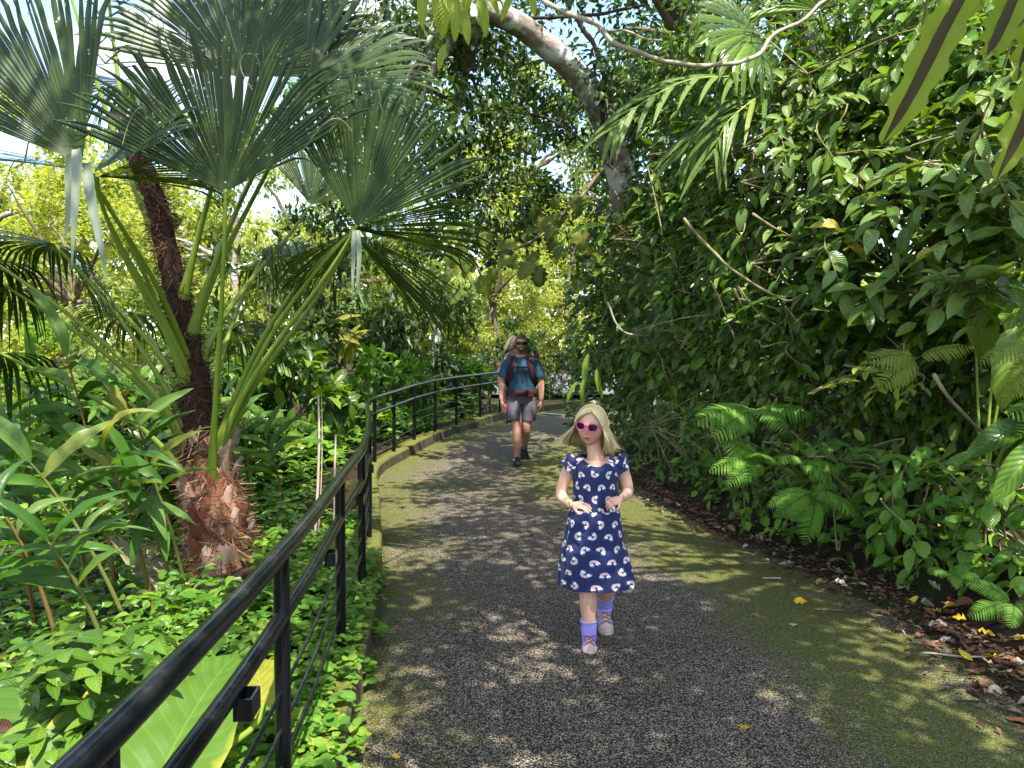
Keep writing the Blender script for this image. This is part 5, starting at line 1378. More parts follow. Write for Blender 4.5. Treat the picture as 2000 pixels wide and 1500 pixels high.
# cream post beyond the bend
cp = W(1160, 783, 15.8); cz = float(terrain_z(cp.x, cp.y))
ce = empty('garden_post', (cp.x, cp.y, cz)); tag(ce, 'small cream coloured stone post beside the path beyond the girl', 'post')
M['cream'] = plain('cream_stone', (.5, .43, .3), .8, .3, .2, 20)
mb = MB(); box(mb, (cp.x, cp.y, cz + .14), (.13, .13, .30)); child(mb.build('shaft', M['cream'], smooth=False), ce)
mb = MB(); box(mb, (cp.x, cp.y, cz + .36), (.21, .21, .14)); child(mb.build('cap', M['cream'], smooth=False), ce)
mb = MB(); box(mb, (cp.x, cp.y, cz - .02), (.26, .26, .06)); child(mb.build('foot', M['cream'], smooth=False), ce)
# ------------------------------------------------------------------ people
def fuse(name, mb, voxel, smooth_it, mats, parent, attr=None):
    """join closed lofts into one continuous skin"""
    me = mb.mesh(name + '_raw', mats)
    tmp = bpy.data.objects.new('tmp', me); COL.objects.link(tmp)
    a = tmp.modifiers.new('r', 'REMESH'); a.mode = 'VOXEL'; a.voxel_size = voxel; a.use_smooth_shade = True
    s = tmp.modifiers.new('s', 'SMOOTH'); s.factor = .5; s.iterations = smooth_it
    dg = bpy.context.evaluated_depsgraph_get()
    m2 = bpy.data.meshes.new_from_object(tmp.evaluated_get(dg))
    bpy.data.objects.remove(tmp)
    m2.name = name
    m2.polygons.foreach_set('use_smooth', np.ones(len(m2.polygons), bool))
    m2.materials.clear()
    for m in (mats if isinstance(mats, (list, tuple)) else [mats]): m2.materials.append(m)
    if attr:
        V = np.zeros(len(m2.vertices) * 3); m2.vertices.foreach_get('co', V); V = V.reshape(-1, 3)
        c = attr(V)
        at = m2.attributes.new('tint', 'FLOAT_COLOR', 'POINT')
        at.data.foreach_set('color', np.concatenate([c, np.ones((len(c), 1))], 1).ravel())
    o = bpy.data.objects.new(name, m2); COL.objects.link(o)
    if parent: o.parent = parent
    return o

def skin_mat(name, rough=.5):
    m, nt, out = new_mat(name)
    at = nd(nt, 'ShaderNodeAttribute'); at.attribute_name = 'tint'
    p = nd(nt, 'ShaderNodeBsdfPrincipled'); p.inputs['Roughness'].default_value = rough; p.inputs['Specular IOR Level'].default_value = .35
    tc = nd(nt, 'ShaderNodeTexCoord')
    n = ntex(nt, tc.outputs['Object'], 40, 3)
    nt.links.new(mixc(nt, math_n(nt, 'MULTIPLY', n, .22), at.outputs['Color'], mixc(nt, 1, at.outputs['Color'], (.9, .7, .6), 'MULTIPLY')), p.inputs['Base Color'])
    p.inputs['Subsurface Weight'].default_value = .12; p.inputs['Subsurface Radius'].default_value = (.012, .005, .003); p.inputs['Subsurface Scale'].default_value = .6
    nt.links.new(p.outputs[0], out.inputs[0])
    return m
M['skin'] = skin_mat('skin')

def head_pts(hw, hd, hh, adult=False):
    """unit-less head, centre at origin, face toward -Y"""
    nu_, nv_ = 44, 34
    V = []
    for i_ in range(nv_ + 1):
        ph = math.pi * i_ / nv_
        for j_ in range(nu_):
            th = 2 * math.pi * j_ / nu_
            V.append((math.sin(ph) * math.sin(th), -math.sin(ph) * math.cos(th), math.cos(ph)))
    V = np.array(V)
    d = V.copy()
    x, y, z = d[:, 0] * hw, d[:, 1] * hd, d[:, 2] * hh
    lower = smooth01(.1, -1, d[:, 2])
    x = x * (1 - (.26 if adult else .13) * lower); fr = np.clip(-d[:, 1], 0, 1)
    y = np.where(d[:, 1] < 0, y * (1 - .10 * lower), y * (1 - .42 * lower))
    y = np.where(d[:, 1] < 0, y * .97, y * 1.04)
    # flatten the face a little
    y = np.where(d[:, 1] < -.6, y * (1 - .08 * (np.abs(d[:, 1]) - .6)), y)
    X, Z = x / hw, z / hh
    g = lambda x0, z0, sx, sz: np.exp(-((X - x0) / sx) ** 2 - ((Z - z0) / sz) ** 2) * (fr > .2)
    n_ = 1.0 if not adult else 1.35
    off = .13 * n_ * g(0, -.22, .13, .13) + .07 * n_ * g(0, -.02, .10, .22) - .075 * (g(.36, .02, .2, .12) + g(-.36, .02, .2, .12))
    off += .05 * g(0, .17, .6, .10) + .05 * (g(.45, -.30, .24, .24) + g(-.45, -.30, .24, .24)) + .055 * g(0, -.52, .22, .055) + .05 * g(0, -.635, .19, .06) - .045 * g(0, -.575, .2, .022) + .07 * g(0, -.86, .26, .13)
    y = y - off * hd
    Fq = []
    for i_ in range(nv_):
        for j_ in range(nu_):
            Fq.append((i_ * nu_ + j_, (i_ + 1) * nu_ + j_, (i_ + 1) * nu_ + (j_ + 1) % nu_, i_ * nu_ + (j_ + 1) % nu_))
    return np.stack([x, y, z], 1), np.array(Fq)

def xf(V, Mx):
    V = np.asarray(V, float); return V @ np.array(Mx.to_3x3()).T + np.array(Mx.translation)

def ball(mb, c, r, n=10):
    V, Fc = [], []
    for i_ in range(n + 1):
        ph = math.pi * i_ / n
        for j_ in range(2 * n):
            th = math.pi * j_ / n
            V.append((c[0] + r[0] * math.sin(ph) * math.cos(th), c[1] + r[1] * math.sin(ph) * math.sin(th), c[2] + r[2] * math.cos(ph)))
    m = 2 * n
    for i_ in range(n):
        for j_ in range(m): Fc.append((i_ * m + j_, (i_ + 1) * m + j_, (i_ + 1) * m + (j_ + 1) % m, i_ * m + (j_ + 1) % m))
    mb.add(V, Fc)

def limb(mb, pts, rad, per=5, ell=None, side=None, n=14):
    P_ = spline(pts, per); r = np.interp(np.linspace(0, 1, len(P_)), np.linspace(0, 1, len(rad)), rad)
    e_ = None if ell is None else np.interp(np.linspace(0, 1, len(P_)), np.linspace(0, 1, len(ell)), ell)
    tube(mb, P_, r, n, ell=e_, side=side)

def hand(mb, wrist, direction, palm_n, S, curl=.5, thumb_side=1, spread=.10):
    """palm, four bent fingers of unequal length, thumb from the palm's side; S = hand length"""
    w = np.array(wrist, float); d = nrm(np.array(direction, float)); pn = np.array(palm_n, float); pn = nrm(pn - d * pn.dot(d)); sd_ = np.cross(d, pn) * thumb_side
    k = w + d * S * .46
    tube(mb, [w - d * S * .06, w + d * S * .06, w + d * S * .24, k, w + d * S * .53], np.array([.125, .15, .225, .24, .19]) * S, 12, ell=np.array([.10, .105, .11, .10, .07]) * S, side=pn)
    for q, (o_, ln) in enumerate([(.155, .44), (.052, .50), (-.055, .46), (-.155, .36)]):
        b = k + sd_ * S * o_ - d * S * .02
        dd = nrm(d + sd_ * o_ * spread * 6)
        L = ln * S; c1, c2, c3 = curl * .7, curl * 1.5, curl * 2.1
        f = lambda a: dd * math.cos(a) + pn * math.sin(a)
        p1 = b + f(c1) * L * .46; p2 = p1 + f(c2) * L * .32; p3 = p2 + f(c3) * L * .22
        tube(mb, [b - dd * S * .06, b, b * .5 + p1 * .5, p1, p1 * .5 + p2 * .5, p2, p3], np.array([.052, .054, .05, .05, .044, .043, .032]) * S, 8)
    tb = w + d * S * .16 + sd_ * S * .15
    t1 = tb + nrm(d * .65 + sd_ * .75 + pn * .35) * S * .24; t2 = t1 + nrm(d * .9 + sd_ * .25 + pn * .5) * S * .2
    tube(mb, [w + d * S * .10 + sd_ * S * .05, tb, t1, t1 * .5 + t2 * .5, t2], np.array([.085, .075, .06, .055, .04]) * S, 8)

def rot_zyx(yaw, pitch, roll):
    return (Matrix.Rotation(yaw, 4, 'Z') @ Matrix.Rotation(pitch, 4, 'X') @ Matrix.Rotation(roll, 4, 'Y'))

def part(o, par):
    o.parent = par; return o

def ribbon_ring(fn, nu_, nv_, closed=True):
    V, UV, Fc = [], [], []
    m = nu_ if closed else nu_ + 1
    for v in range(nv_ + 1):
        for u in range(m):
            p, uv = fn(u / nu_, v / nv_); V.append(p); UV.append(uv)
    for v in range(nv_):
        for u in range(nu_):
            u2 = (u + 1) % m if closed else u + 1
            Fc.append((v * m + u, v * m + u2, (v + 1) * m + u2, (v + 1) * m + u))
    return np.array(V), np.array(Fc), np.array(UV)

# ---- materials for clothes
def rainbow_mat():
    m, nt, out = new_mat('navy_rainbow_print')
    uv = nd(nt, 'ShaderNodeUVMap'); sp = nd(nt, 'ShaderNodeSeparateXYZ'); nt.links.new(uv.outputs[0], sp.inputs[0])
    cu, cv = .072, .062
    V_ = math_n(nt, 'DIVIDE', sp.outputs[1], cv); row = math_n(nt, 'FLOOR', V_)
    U_ = math_n(nt, 'ADD', math_n(nt, 'DIVIDE', sp.outputs[0], cu), math_n(nt, 'MULTIPLY', row, .5)); colm = math_n(nt, 'FLOOR', U_)
    lu = math_n(nt, 'MULTIPLY', math_n(nt, 'SUBTRACT', math_n(nt, 'FRACT', U_), .5), cu); lv = math_n(nt, 'MULTIPLY', math_n(nt, 'SUBTRACT', math_n(nt, 'FRACT', V_), .5), cv)
    cb = nd(nt, 'ShaderNodeCombineXYZ'); nt.links.new(colm, cb.inputs[0]); nt.links.new(row, cb.inputs[1])
    wn_ = nd(nt, 'ShaderNodeTexWhiteNoise'); wn_.noise_dimensions = '2D'; nt.links.new(cb.outputs[0], wn_.inputs['Vector'])
    lu = math_n(nt, 'MULTIPLY', lu, 1.55); lv = math_n(nt, 'MULTIPLY', lv, 1.55)
    a = math_n(nt, 'MULTIPLY', math_n(nt, 'SUBTRACT', wn_.outputs['Value'], .5), 5.2)
    c_, s_ = math_n(nt, 'COSINE', a), math_n(nt, 'SINE', a)
    x = math_n(nt, 'SUBTRACT', math_n(nt, 'MULTIPLY', lu, c_), math_n(nt, 'MULTIPLY', lv, s_))
    y = math_n(nt, 'ADD', math_n(nt, 'ADD', math_n(nt, 'MULTIPLY', lu, s_), math_n(nt, 'MULTIPLY', lv, c_)), .009)
    def dist(x0, y0):
        dx = math_n(nt, 'SUBTRACT', x, x0); dy = math_n(nt, 'SUBTRACT', y, y0)
        return math_n(nt, 'SQRT', math_n(nt, 'ADD', math_n(nt, 'MULTIPLY', dx, dx), math_n(nt, 'MULTIPLY', dy, dy)))
    r = math_n(nt, 'MULTIPLY', dist(0, 0), 1 / .030)
    navy = (.012, .022, .085)
    arc = ramp(nt, r, [(0, navy), (.30, (.25, .40, .60)), (.42, navy), (.47, (.75, .75, .62)), (.58, navy), (.62, (.72, .62, .45)), (.74, (.75, .30, .35)), (.87, (.80, .42, .55)), (.985, navy)], 'CONSTANT')
    col = mixc(nt, math_n(nt, 'GREATER_THAN', y, -.002), navy, arc)
    cl = None
    for (x0, y0, rr) in ((-.021, -.004, .0085), (-.012, -.005, .007), (-.027, -.006, .006), (.021, -.004, .0085), (.012, -.005, .007), (.028, -.006, .006)):
        q = math_n(nt, 'LESS_THAN', dist(x0, y0), rr); cl = q if cl is None else math_n(nt, 'MAXIMUM', cl, q)
    for (x0, y0, rr) in ((-.030, -.017, .0016), (-.021, -.021, .0018), (-.012, -.017, .0015), (.030, -.017, .0016), (.020, -.020, .0018), (.011, -.018, .0015)):
        cl = math_n(nt, 'MAXIMUM', cl, math_n(nt, 'LESS_THAN', dist(x0, y0), rr))
    col = mixc(nt, cl, col, (.78, .76, .74))
    p = nd(nt, 'ShaderNodeBsdfPrincipled'); p.inputs['Roughness'].default_value = .75; p.inputs['Specular IOR Level'].default_value = .25; p.inputs['Sheen Weight'].default_value = .15
    nt.links.new(col, p.inputs['Base Color'])
    tc = nd(nt, 'ShaderNodeTexCoord'); nt.links.new(bump(nt, ntex(nt, tc.outputs['Object'], 14, 3), .5, .008), p.inputs['Normal'])
    nt.links.new(p.outputs[0], out.inputs[0])
    return m
M['dress'] = rainbow_mat()
def hair_mat(name, c1, c2, c3):
    m, nt, out = new_mat(name)
    ge = nd(nt, 'ShaderNodeNewGeometry'); uv = nd(nt, 'ShaderNodeUVMap'); mp = nd(nt, 'ShaderNodeMapping'); mp.inputs['Scale'].default_value = (60, 1.5, 1)
    nt.links.new(uv.outputs[0], mp.inputs[0])
    f = math_n(nt, 'ADD', math_n(nt, 'MULTIPLY', ge.outputs['Random Per Island'], .6), math_n(nt, 'MULTIPLY', ntex(nt, mp.outputs[0], 3, 3), .4))
    p = nd(nt, 'ShaderNodeBsdfPrincipled'); p.inputs['Roughness'].default_value = .45; p.inputs['Specular IOR Level'].default_value = .3
    nt.links.new(ramp(nt, f, [(.15, c1), (.5, c2), (.85, c3)]), p.inputs['Base Color'])
    nt.links.new(p.outputs[0], out.inputs[0]); return m
M['blond'] = hair_mat('blond_hair', (.36, .24, .09), (.62, .47, .21), (.80, .68, .40))
M['brown_hair'] = hair_mat('brown_hair', (.03, .018, .01), (.07, .04, .022), (.12, .07, .04))
M['pink'] = plain('pink_plastic', (.62, .07, .24), .3, .5, .08, 30)
M['lens'] = plain('dark_lens', (.008, .008, .01), .06, .8, .1, 10)
M['sock'] = plain('lavender_knit', (.36, .30, .74), .85, .2, .15, 120, .002)
M['shoe_pink'] = plain('pink_webbing', (.72, .44, .40), .7, .3, .15, 60, .003)
M['shoe_cream'] = plain('cream_rubber', (.50, .37, .29), .6, .35, .12, 50)
M['lace'] = plain('mauve_cord', (.28, .15, .15), .7, .3, .2, 90)
M['lilac'] = plain('lilac_trim', (.50, .42, .80), .7, .3, .1, 60)
M['tee'] = plain('blue_tshirt', (.014, .050, .085), .8, .25, .25, 9, .012)
M['shorts'] = plain('grey_shorts', (.075, .068, .078), .8, .25, .25, 12, .012)
M['maroon'] = plain('maroon_webbing', (.032, .006, .010), .75, .3, .3, 30, .004)
M['blackcloth'] = plain('black_cloth', (.012, .012, .013), .7, .3, .3, 30, .003)
M['greycloth'] = plain('grey_hood', (.20, .18, .165), .8, .2, .2, 14, .006)
M['redplastic'] = plain('red_plastic', (.45, .03, .05), .4, .5, .1, 20)

# ================================================================== the girl
GO = Vector((.425, 3.9, .0))
girl = empty('person', GO)
tag(girl, 'little blond girl in a navy rainbow dress and pink sunglasses walking on the path', 'person')
HM = Matrix.Translation((-.018, -.012, 1.142)) @ rot_zyx(R(-22), R(4), R(7))
hw, hd, hh = .071, .083, .099
tone = np.array([.66, .37, .25])
mb = MB()
V, Fc = head_pts(hw, hd, hh); mb.add(xf(V, HM), Fc)
for s_ in (-1, 1):
    c = HM @ Vector((s_ * .069, .012, -.012)); ball(mb, c, (.011, .014, .020), 8)
limb(mb, [(-.012, .018, 1.10), (.0, .018, 1.03), (.008, .016, .985), (.012, .014, .93)], [.040, .039, .044, .06], ell=[.038, .037, .040, .05], side=(0, 1, 0))
limb(mb, [(0.01, .0, .965), (.008, 0, .90), (.004, 0, .80), (0, 0, .70), (0, 0, .60), (0, .0, .53)], [.085, .100, .098, .095, .098, .06], ell=[.045, .068, .075, .074, .076, .05], side=(0, 1, 0))
limb(mb, [(-.05, .005, .948), (-.112, .0, .938), (-.142, -.008, .89), (-.172, -.012, .80), (-.165, -.07, .775), (-.135, -.135, .760)], [.029, .034, .034, .0285, .028, .020], 5)
limb(mb, [(.06, .005, .948), (.122, .0, .942), (.148, -.008, .90), (.170, -.02, .825), (.160, -.07, .800), (.128, -.125, .790)], [.035, .037, .034, .0285, .028, .020], 5)
hand(mb, (-.128, -.145, .759), (.86, -.45, .02), (.25, .35, -.9), .120, .40, thumb_side=-1, spread=.22)
hand(mb, (.120, -.135, .788), (-.82, -.38, -.22), (-.1, .55, -.8), .115, .75, thumb_side=1, spread=.2)
limb(mb, [(-.045, .0, .58), (-.04, -.03, .45), (-.035, -.055, .33), (-.033, -.055, .24), (-.030, -.045, .14), (-.028, -.04, .06)], [.072, .060, .046, .047, .036, .030], 5)
limb(mb, [(.05, .0, .58), (.062, -.01, .45), (.070, .0, .335), (.073, .055, .27), (.075, .115, .21), (.076, .15, .16)], [.072, .060, .047, .047, .037, .030], 5)
def girl_tint(V):
    c = np.tile(tone, (len(V), 1))
    L = xf(V, HM.inverted()); X, Z = L[:, 0] / hw, L[:, 2] / hh; fr = L[:, 1] < -.02
    g = lambda x0, z0, sx, sz: np.exp(-((X - x0) / sx) ** 2 - ((Z - z0) / sz) ** 2) * fr
    def to(c, m, col): return c * (1 - m[:, None]) + np.array(col) * m[:, None]
    c = to(c, .55 * (g(.5, -.36, .26, .2) + g(-.5, -.36, .26, .2)), (.64, .26, .19))
    c = to(c, np.clip(1.3 * g(0, -.53, .25, .05) + 1.3 * g(0, -.65, .21, .055), 0, 1), (.52, .17, .15))
    c = to(c, np.clip(1.6 * g(0, -.59, .17, .022), 0, 1), (.10, .03, .03))  # dark line between the lips, shade of the mouth gap painted in
    c = to(c, np.clip(.8 * (g(.38, .26, .22, .035) + g(-.38, .26, .22, .035)), 0, 1), (.42, .27, .16))
    c = to(c, np.clip(.8 * (g(.09, -.32, .05, .03) + g(-.09, -.32, .05, .03)), 0, 1), (.30, .12, .08))  # nostrils painted as dark spots in place of shaded hollows
    return c
body = fuse('body', mb, .0028, 3, M['skin'], girl, girl_tint)

# hair: a shell and many single locks
def hair_curve(side, p, off=0., curl=0., ln=1., jit=(0, 0, 0)):
    """p 0 front .. 1 back of the parting; side -1/+1"""
    sx, sy, sz = hw + .010 + off, hd + .012 + off, hh + .010 + off
    al = R(64 + 116 * p) * side                      # direction the lock falls to, 0 = face
    y0 = -.060 + .095 * p
    top = np.array([.010 - .004 * p, y0, sz * math.sqrt(max(.05, 1 - (y0 / sy) ** 2))])
    ear = np.array([math.sin(al) * sx * 1.04, -math.cos(al) * sy * 1.02 + .004, -.01])
    P_ = []
    for t in np.linspace(0, 1, 7):
        a = t * math.pi / 2
        q = top * math.cos(a) + ear * math.sin(a); q[2] = top[2] * math.cos(a) + ear[2] * math.sin(a)
        k = (q[0] / sx) ** 2 + (q[1] / sy) ** 2 + (q[2] / sz) ** 2
        P_.append(q / math.sqrt(max(k, .2)) if t < .95 else q)
    out = np.array([math.sin(al), -math.cos(al), 0])
    o2 = .010 + curl
    for t in (.25, .5, .75, 1.0):
        z = -.01 - .125 * t * ln
        P_.append(np.array([ear[0], ear[1], z]) + out * (o2 * t ** 1.5 + .012 * math.sin(t * 3)) + np.array(jit) * t + np.array([0, .008, 0]) * t)
    return np.array(P_)
hair = empty('hair', (0, 0, 0)) if False else None
mbh = MB()
for side in (-1, 1):
    V, UV, Fc = [], [], []
    n_p = 26
    for a in range(n_p + 1):
        p = a / n_p
        C_ = hair_curve(side, p, -.004, .0, .80)
        for b, q in enumerate(C_): V.append(q); UV.append((p, b / 10))
    for a in range(n_p):
        for b in range(10): Fc.append((a * 11 + b, a * 11 + b + 1, (a + 1) * 11 + b + 1, (a + 1) * 11 + b))
    mbh.add(xf(np.array(V), HM), Fc, UV)
rg = np.random.default_rng(3)
def lock(C_, w):
    T = nrm(np.gradient(C_, axis=0)); cen = C_ * np.array([1, 1, 0]); N = nrm(cen + [0, 0, .03]); X = nrm(np.cross(T, N)); N2 = np.cross(X, T)
    k = len(C_); ww = w * np.interp(np.linspace(0, 1, k), [0, .1, .75, 1], [.35, 1, .9, .06])
    V, UV, Fc = [], [], []
    for i_ in range(k):
        for u, h in ((-1, 0), (0, .6), (1, 0)): V.append(C_[i_] + X[i_] * u * ww[i_] + N2[i_] * h * ww[i_]); UV.append((u * .5 + .5, i_ / k))
    for i_ in range(k - 1):
        for u in (0, 1): Fc.append((i_ * 3 + u, i_ * 3 + u + 1, i_ * 3 + u + 4, i_ * 3 + u + 3))
    return np.array(V), np.array(Fc), np.array(UV)
for k in range(900):
    side = 1 if k % 2 else -1
    p = rg.random() ** 1.2
    fl = .045 * rg.random() ** 2 + (.045 * rg.random() if (side < 0 and p < .5) else 0) + (.025 * rg.random() if side > 0 else 0)
    C_ = hair_curve(side, p, rg.uniform(-.002, .006), fl, rg.uniform(.70, 1.05), rg.normal(0, .006, 3))
    ph = rg.uniform(0, 6.28); tt_ = np.linspace(0, 1, len(C_)); wv = .007 * np.sin(tt_ * 11 + ph) * tt_ ** 1.5
    C_ = C_ + np.stack([wv * math.cos(ph), wv * math.sin(ph), 0 * wv], 1)
    if rg.random() < .25: C_[-1] += (C_[-1] - C_[-3]) * np.array([.5, .5, -.4])
    mbh.add(*[q if i_ else xf(q, HM) for i_, q in enumerate(lock(C_, rg.uniform(.0016, .0036)))])
for k in range(46):   # flyaway wisps
    side = -1 if k % 5 < 2 else 1
    C_ = hair_curve(side, rg.uniform(0, .6), .005, .03 + .07 * rg.random(), rg.uniform(.6, 1.05)); C_[-1, 2] += .025 * rg.random()
    mbh.add(*[q if i_ else xf(q, HM) for i_, q in enumerate(lock(C_, .0013))])
part(mbh.build('hair', M['blond']), girl)

# sunglasses
def glasses(par, HMx, hw_, hd_, z0, fw, fh, mats, wrap=.012, name='sunglasses', yoff=.0):
    e = empty(name, (0, 0, 0), par)
    yf = -(hd_ * 1.0 + .008) + yoff
    def face_y(x): return yf + wrap * (x / hw_) ** 2
    fr = MB()
    for s_ in (-1, 1):
        cx = s_ * fw * .56
        ol = []
        for a in np.linspace(0, 2 * math.pi, 28, endpoint=False):
            ca, sa = math.cos(a), math.sin(a)
            ex = abs(ca) ** .75 * math.copysign(1, ca); ez = abs(sa) ** .75 * math.copysign(1, sa)
            ol.append((cx + fw * .44 * ex * (1 + .10 * ez), fh * .5 * ez + .05 * fw * s_ * ex * .6))
        P_ = [(x, face_y(x), z0 + z) for x, z in ol]; P_.append(P_[0])
        tube(fr, xf(np.array(P_), HMx), fh * .085, 8)
        ln = MB(); V = [(cx, face_y(cx) - .0015, z0)] + P_[:-1]
        ln.add(xf(np.array(V), HMx), [(0, 1 + (k + 1) % 28, 1 + k) for k in range(28)])
        part(ln.build('lens', mats[1]), e)
        T_ = [(cx + s_ * fw * .42, face_y(cx + s_ * fw * .42), z0 + fh * .22), (s_ * hw_ * 1.04, yf + hd_ * .45, z0 + fh * .2), (s_ * hw_ * 1.10, .012, z0 + fh * .18)]
        tube(fr, xf(np.array(T_), HMx), fh * .12, 8, ell=fh * .07)
    tube(fr, xf(np.array([(-fw * .2, face_y(0) - .001, z0 + fh * .16), (0, face_y(0) - .003, z0 + fh * .26), (fw * .2, face_y(0) - .001, z0 + fh * .16)]), HMx), fh * .11, 8)
    part(fr.build('frame', mats[0]), e)
    return e
glasses(girl, HM, hw, hd, .006, .056, .040, (M['pink'], M['lens']), .016)

# dress
def dress_part(name, rings, nth=96, ruf=0., seed=0):
    """rings: (z, cx, cy, rx, ry, pleat amplitude, circumference scale)"""
    Zs = np.array([r[0] for r in rings], float)
    def fn(u, v):
        k = v * (len(rings) - 1); i0 = min(int(k), len(rings) - 2); f = k - i0
        a, b = np.array(rings[i0], float), np.array(rings[i0 + 1], float)
        z, cx, cy, rx, ry, pl = a + (b - a) * f
        th = u * 2 * math.pi
        c2, s2 = math.cos(th), math.sin(th)
        n_ = noise.noise(Vector((c2 * 2.3 + seed, s2 * 2.3, z * 2))) + .6 * noise.noise(Vector((c2 * 5.5 + seed, s2 * 5.5, z * 1.5))) + .55 * abs(math.sin(th * 8.5 + 2.5 * c2 + noise.noise(Vector((c2 * 2, s2 * 2, z * 5))) * 1.2)) - .3
        r_ = 1 + pl * n_
        zz = z + ruf * (v if ruf else 0) * .5 * n_
        return (cx + rx * c2 * r_, cy + ry * s2 * r_, zz), (u * 2 * math.pi * .125, z)
    mb = MB(); mb.add(*ribbon_ring(fn, nth, 4 * (len(rings) - 1)))
    return mb.build(name, M['dress'])
def bodice():
    def fn(u, v):
        th = u * 2 * math.pi; c2, s2 = math.cos(th), math.sin(th)
        fr = max(0, -s2); sd2 = abs(c2)
        prof = [(.705, .122, .096), (.76, .118, .094), (.82, .115, .092), (.88, .117, .090), (.925, .126, .086), (.955, .122, .074), (.980, .104, .060), (.994, .078, .050)]
        k = v * 7; i0 = min(int(k), 6); f = k - i0
        z, rx, ry = np.array(prof[i0]) * (1 - f) + np.array(prof[i0 + 1]) * f
        if v > .5:
            q = (v - .5) / .5
            z = z - q * .052 * fr ** 1.5 - q * .008 * (1 - sd2)
            ry = ry + q * .012 * fr
        n_ = noise.noise(Vector((c2 * 3, s2 * 3, z * 9)))
        pl = .025 * (1 - v)
        return (.006 + rx * c2 * (1 + pl * n_), ry * s2 * (1 + pl * n_) - .002, z), (u * 2 * math.pi * .118, z)
    mb = MB(); mb.add(*ribbon_ring(fn, 72, 28)); return mb.build('dress_top', M['dress'])
part(bodice(), girl)
part(dress_part('dress_middle', [(.715, .003, 0, .116, .092, .01), (.700, .003, -.002, .130, .105, .05), (.64, .0, -.004, .140, .113, .08), (.57, -.002, -.006, .150, .120, .075), (.515, -.003, -.008, .155, .124, .065)], 110), girl)
part(dress_part('dress_hem_tier', [(.525, -.003, -.008, .150, .118, .02), (.508, -.003, -.008, .168, .135, .08), (.45, .003, -.006, .177, .141, .10), (.38, .010, -.002, .188, .150, .11), (.315, .016, .0, .196, .156, .12)], 130, seed=4), girl)
for s_ in (-1, 1):   # double flutter sleeves
    for ly in range(2):
        c0 = np.array([s_ * .098 + .006, .0, .962 - .014 * ly]); dirv = nrm(np.array([s_ * .85, -.05, -.55 - .25 * ly]))
        e1 = np.array([0, 1.0, 0]); e2 = np.cross(dirv, e1); e2 = e2 if e2[2] > 0 else -e2
        def fn(u, v, s_=s_, ly=ly):
            a = (u - .5) * R(300)
            wv = .006 * math.sin(a * 7 + s_ + ly * 2) * v
            rr = .041 + (.018 + .006 * ly) * v + wv
            p = c0 + dirv * (v * (.040 + .016 * ly) + .006 * math.cos(a * 5) * v) + e1 * math.sin(a) * rr + e2 * math.cos(a) * rr * .95
            return tuple(p), (u * .25 + s_, v * .06 + .4 + ly * .03)
        mb = MB(); mb.add(*ribbon_ring(fn, 48, 5, False)); part(mb.build('sleeve_ruffle', M['dress']), girl)

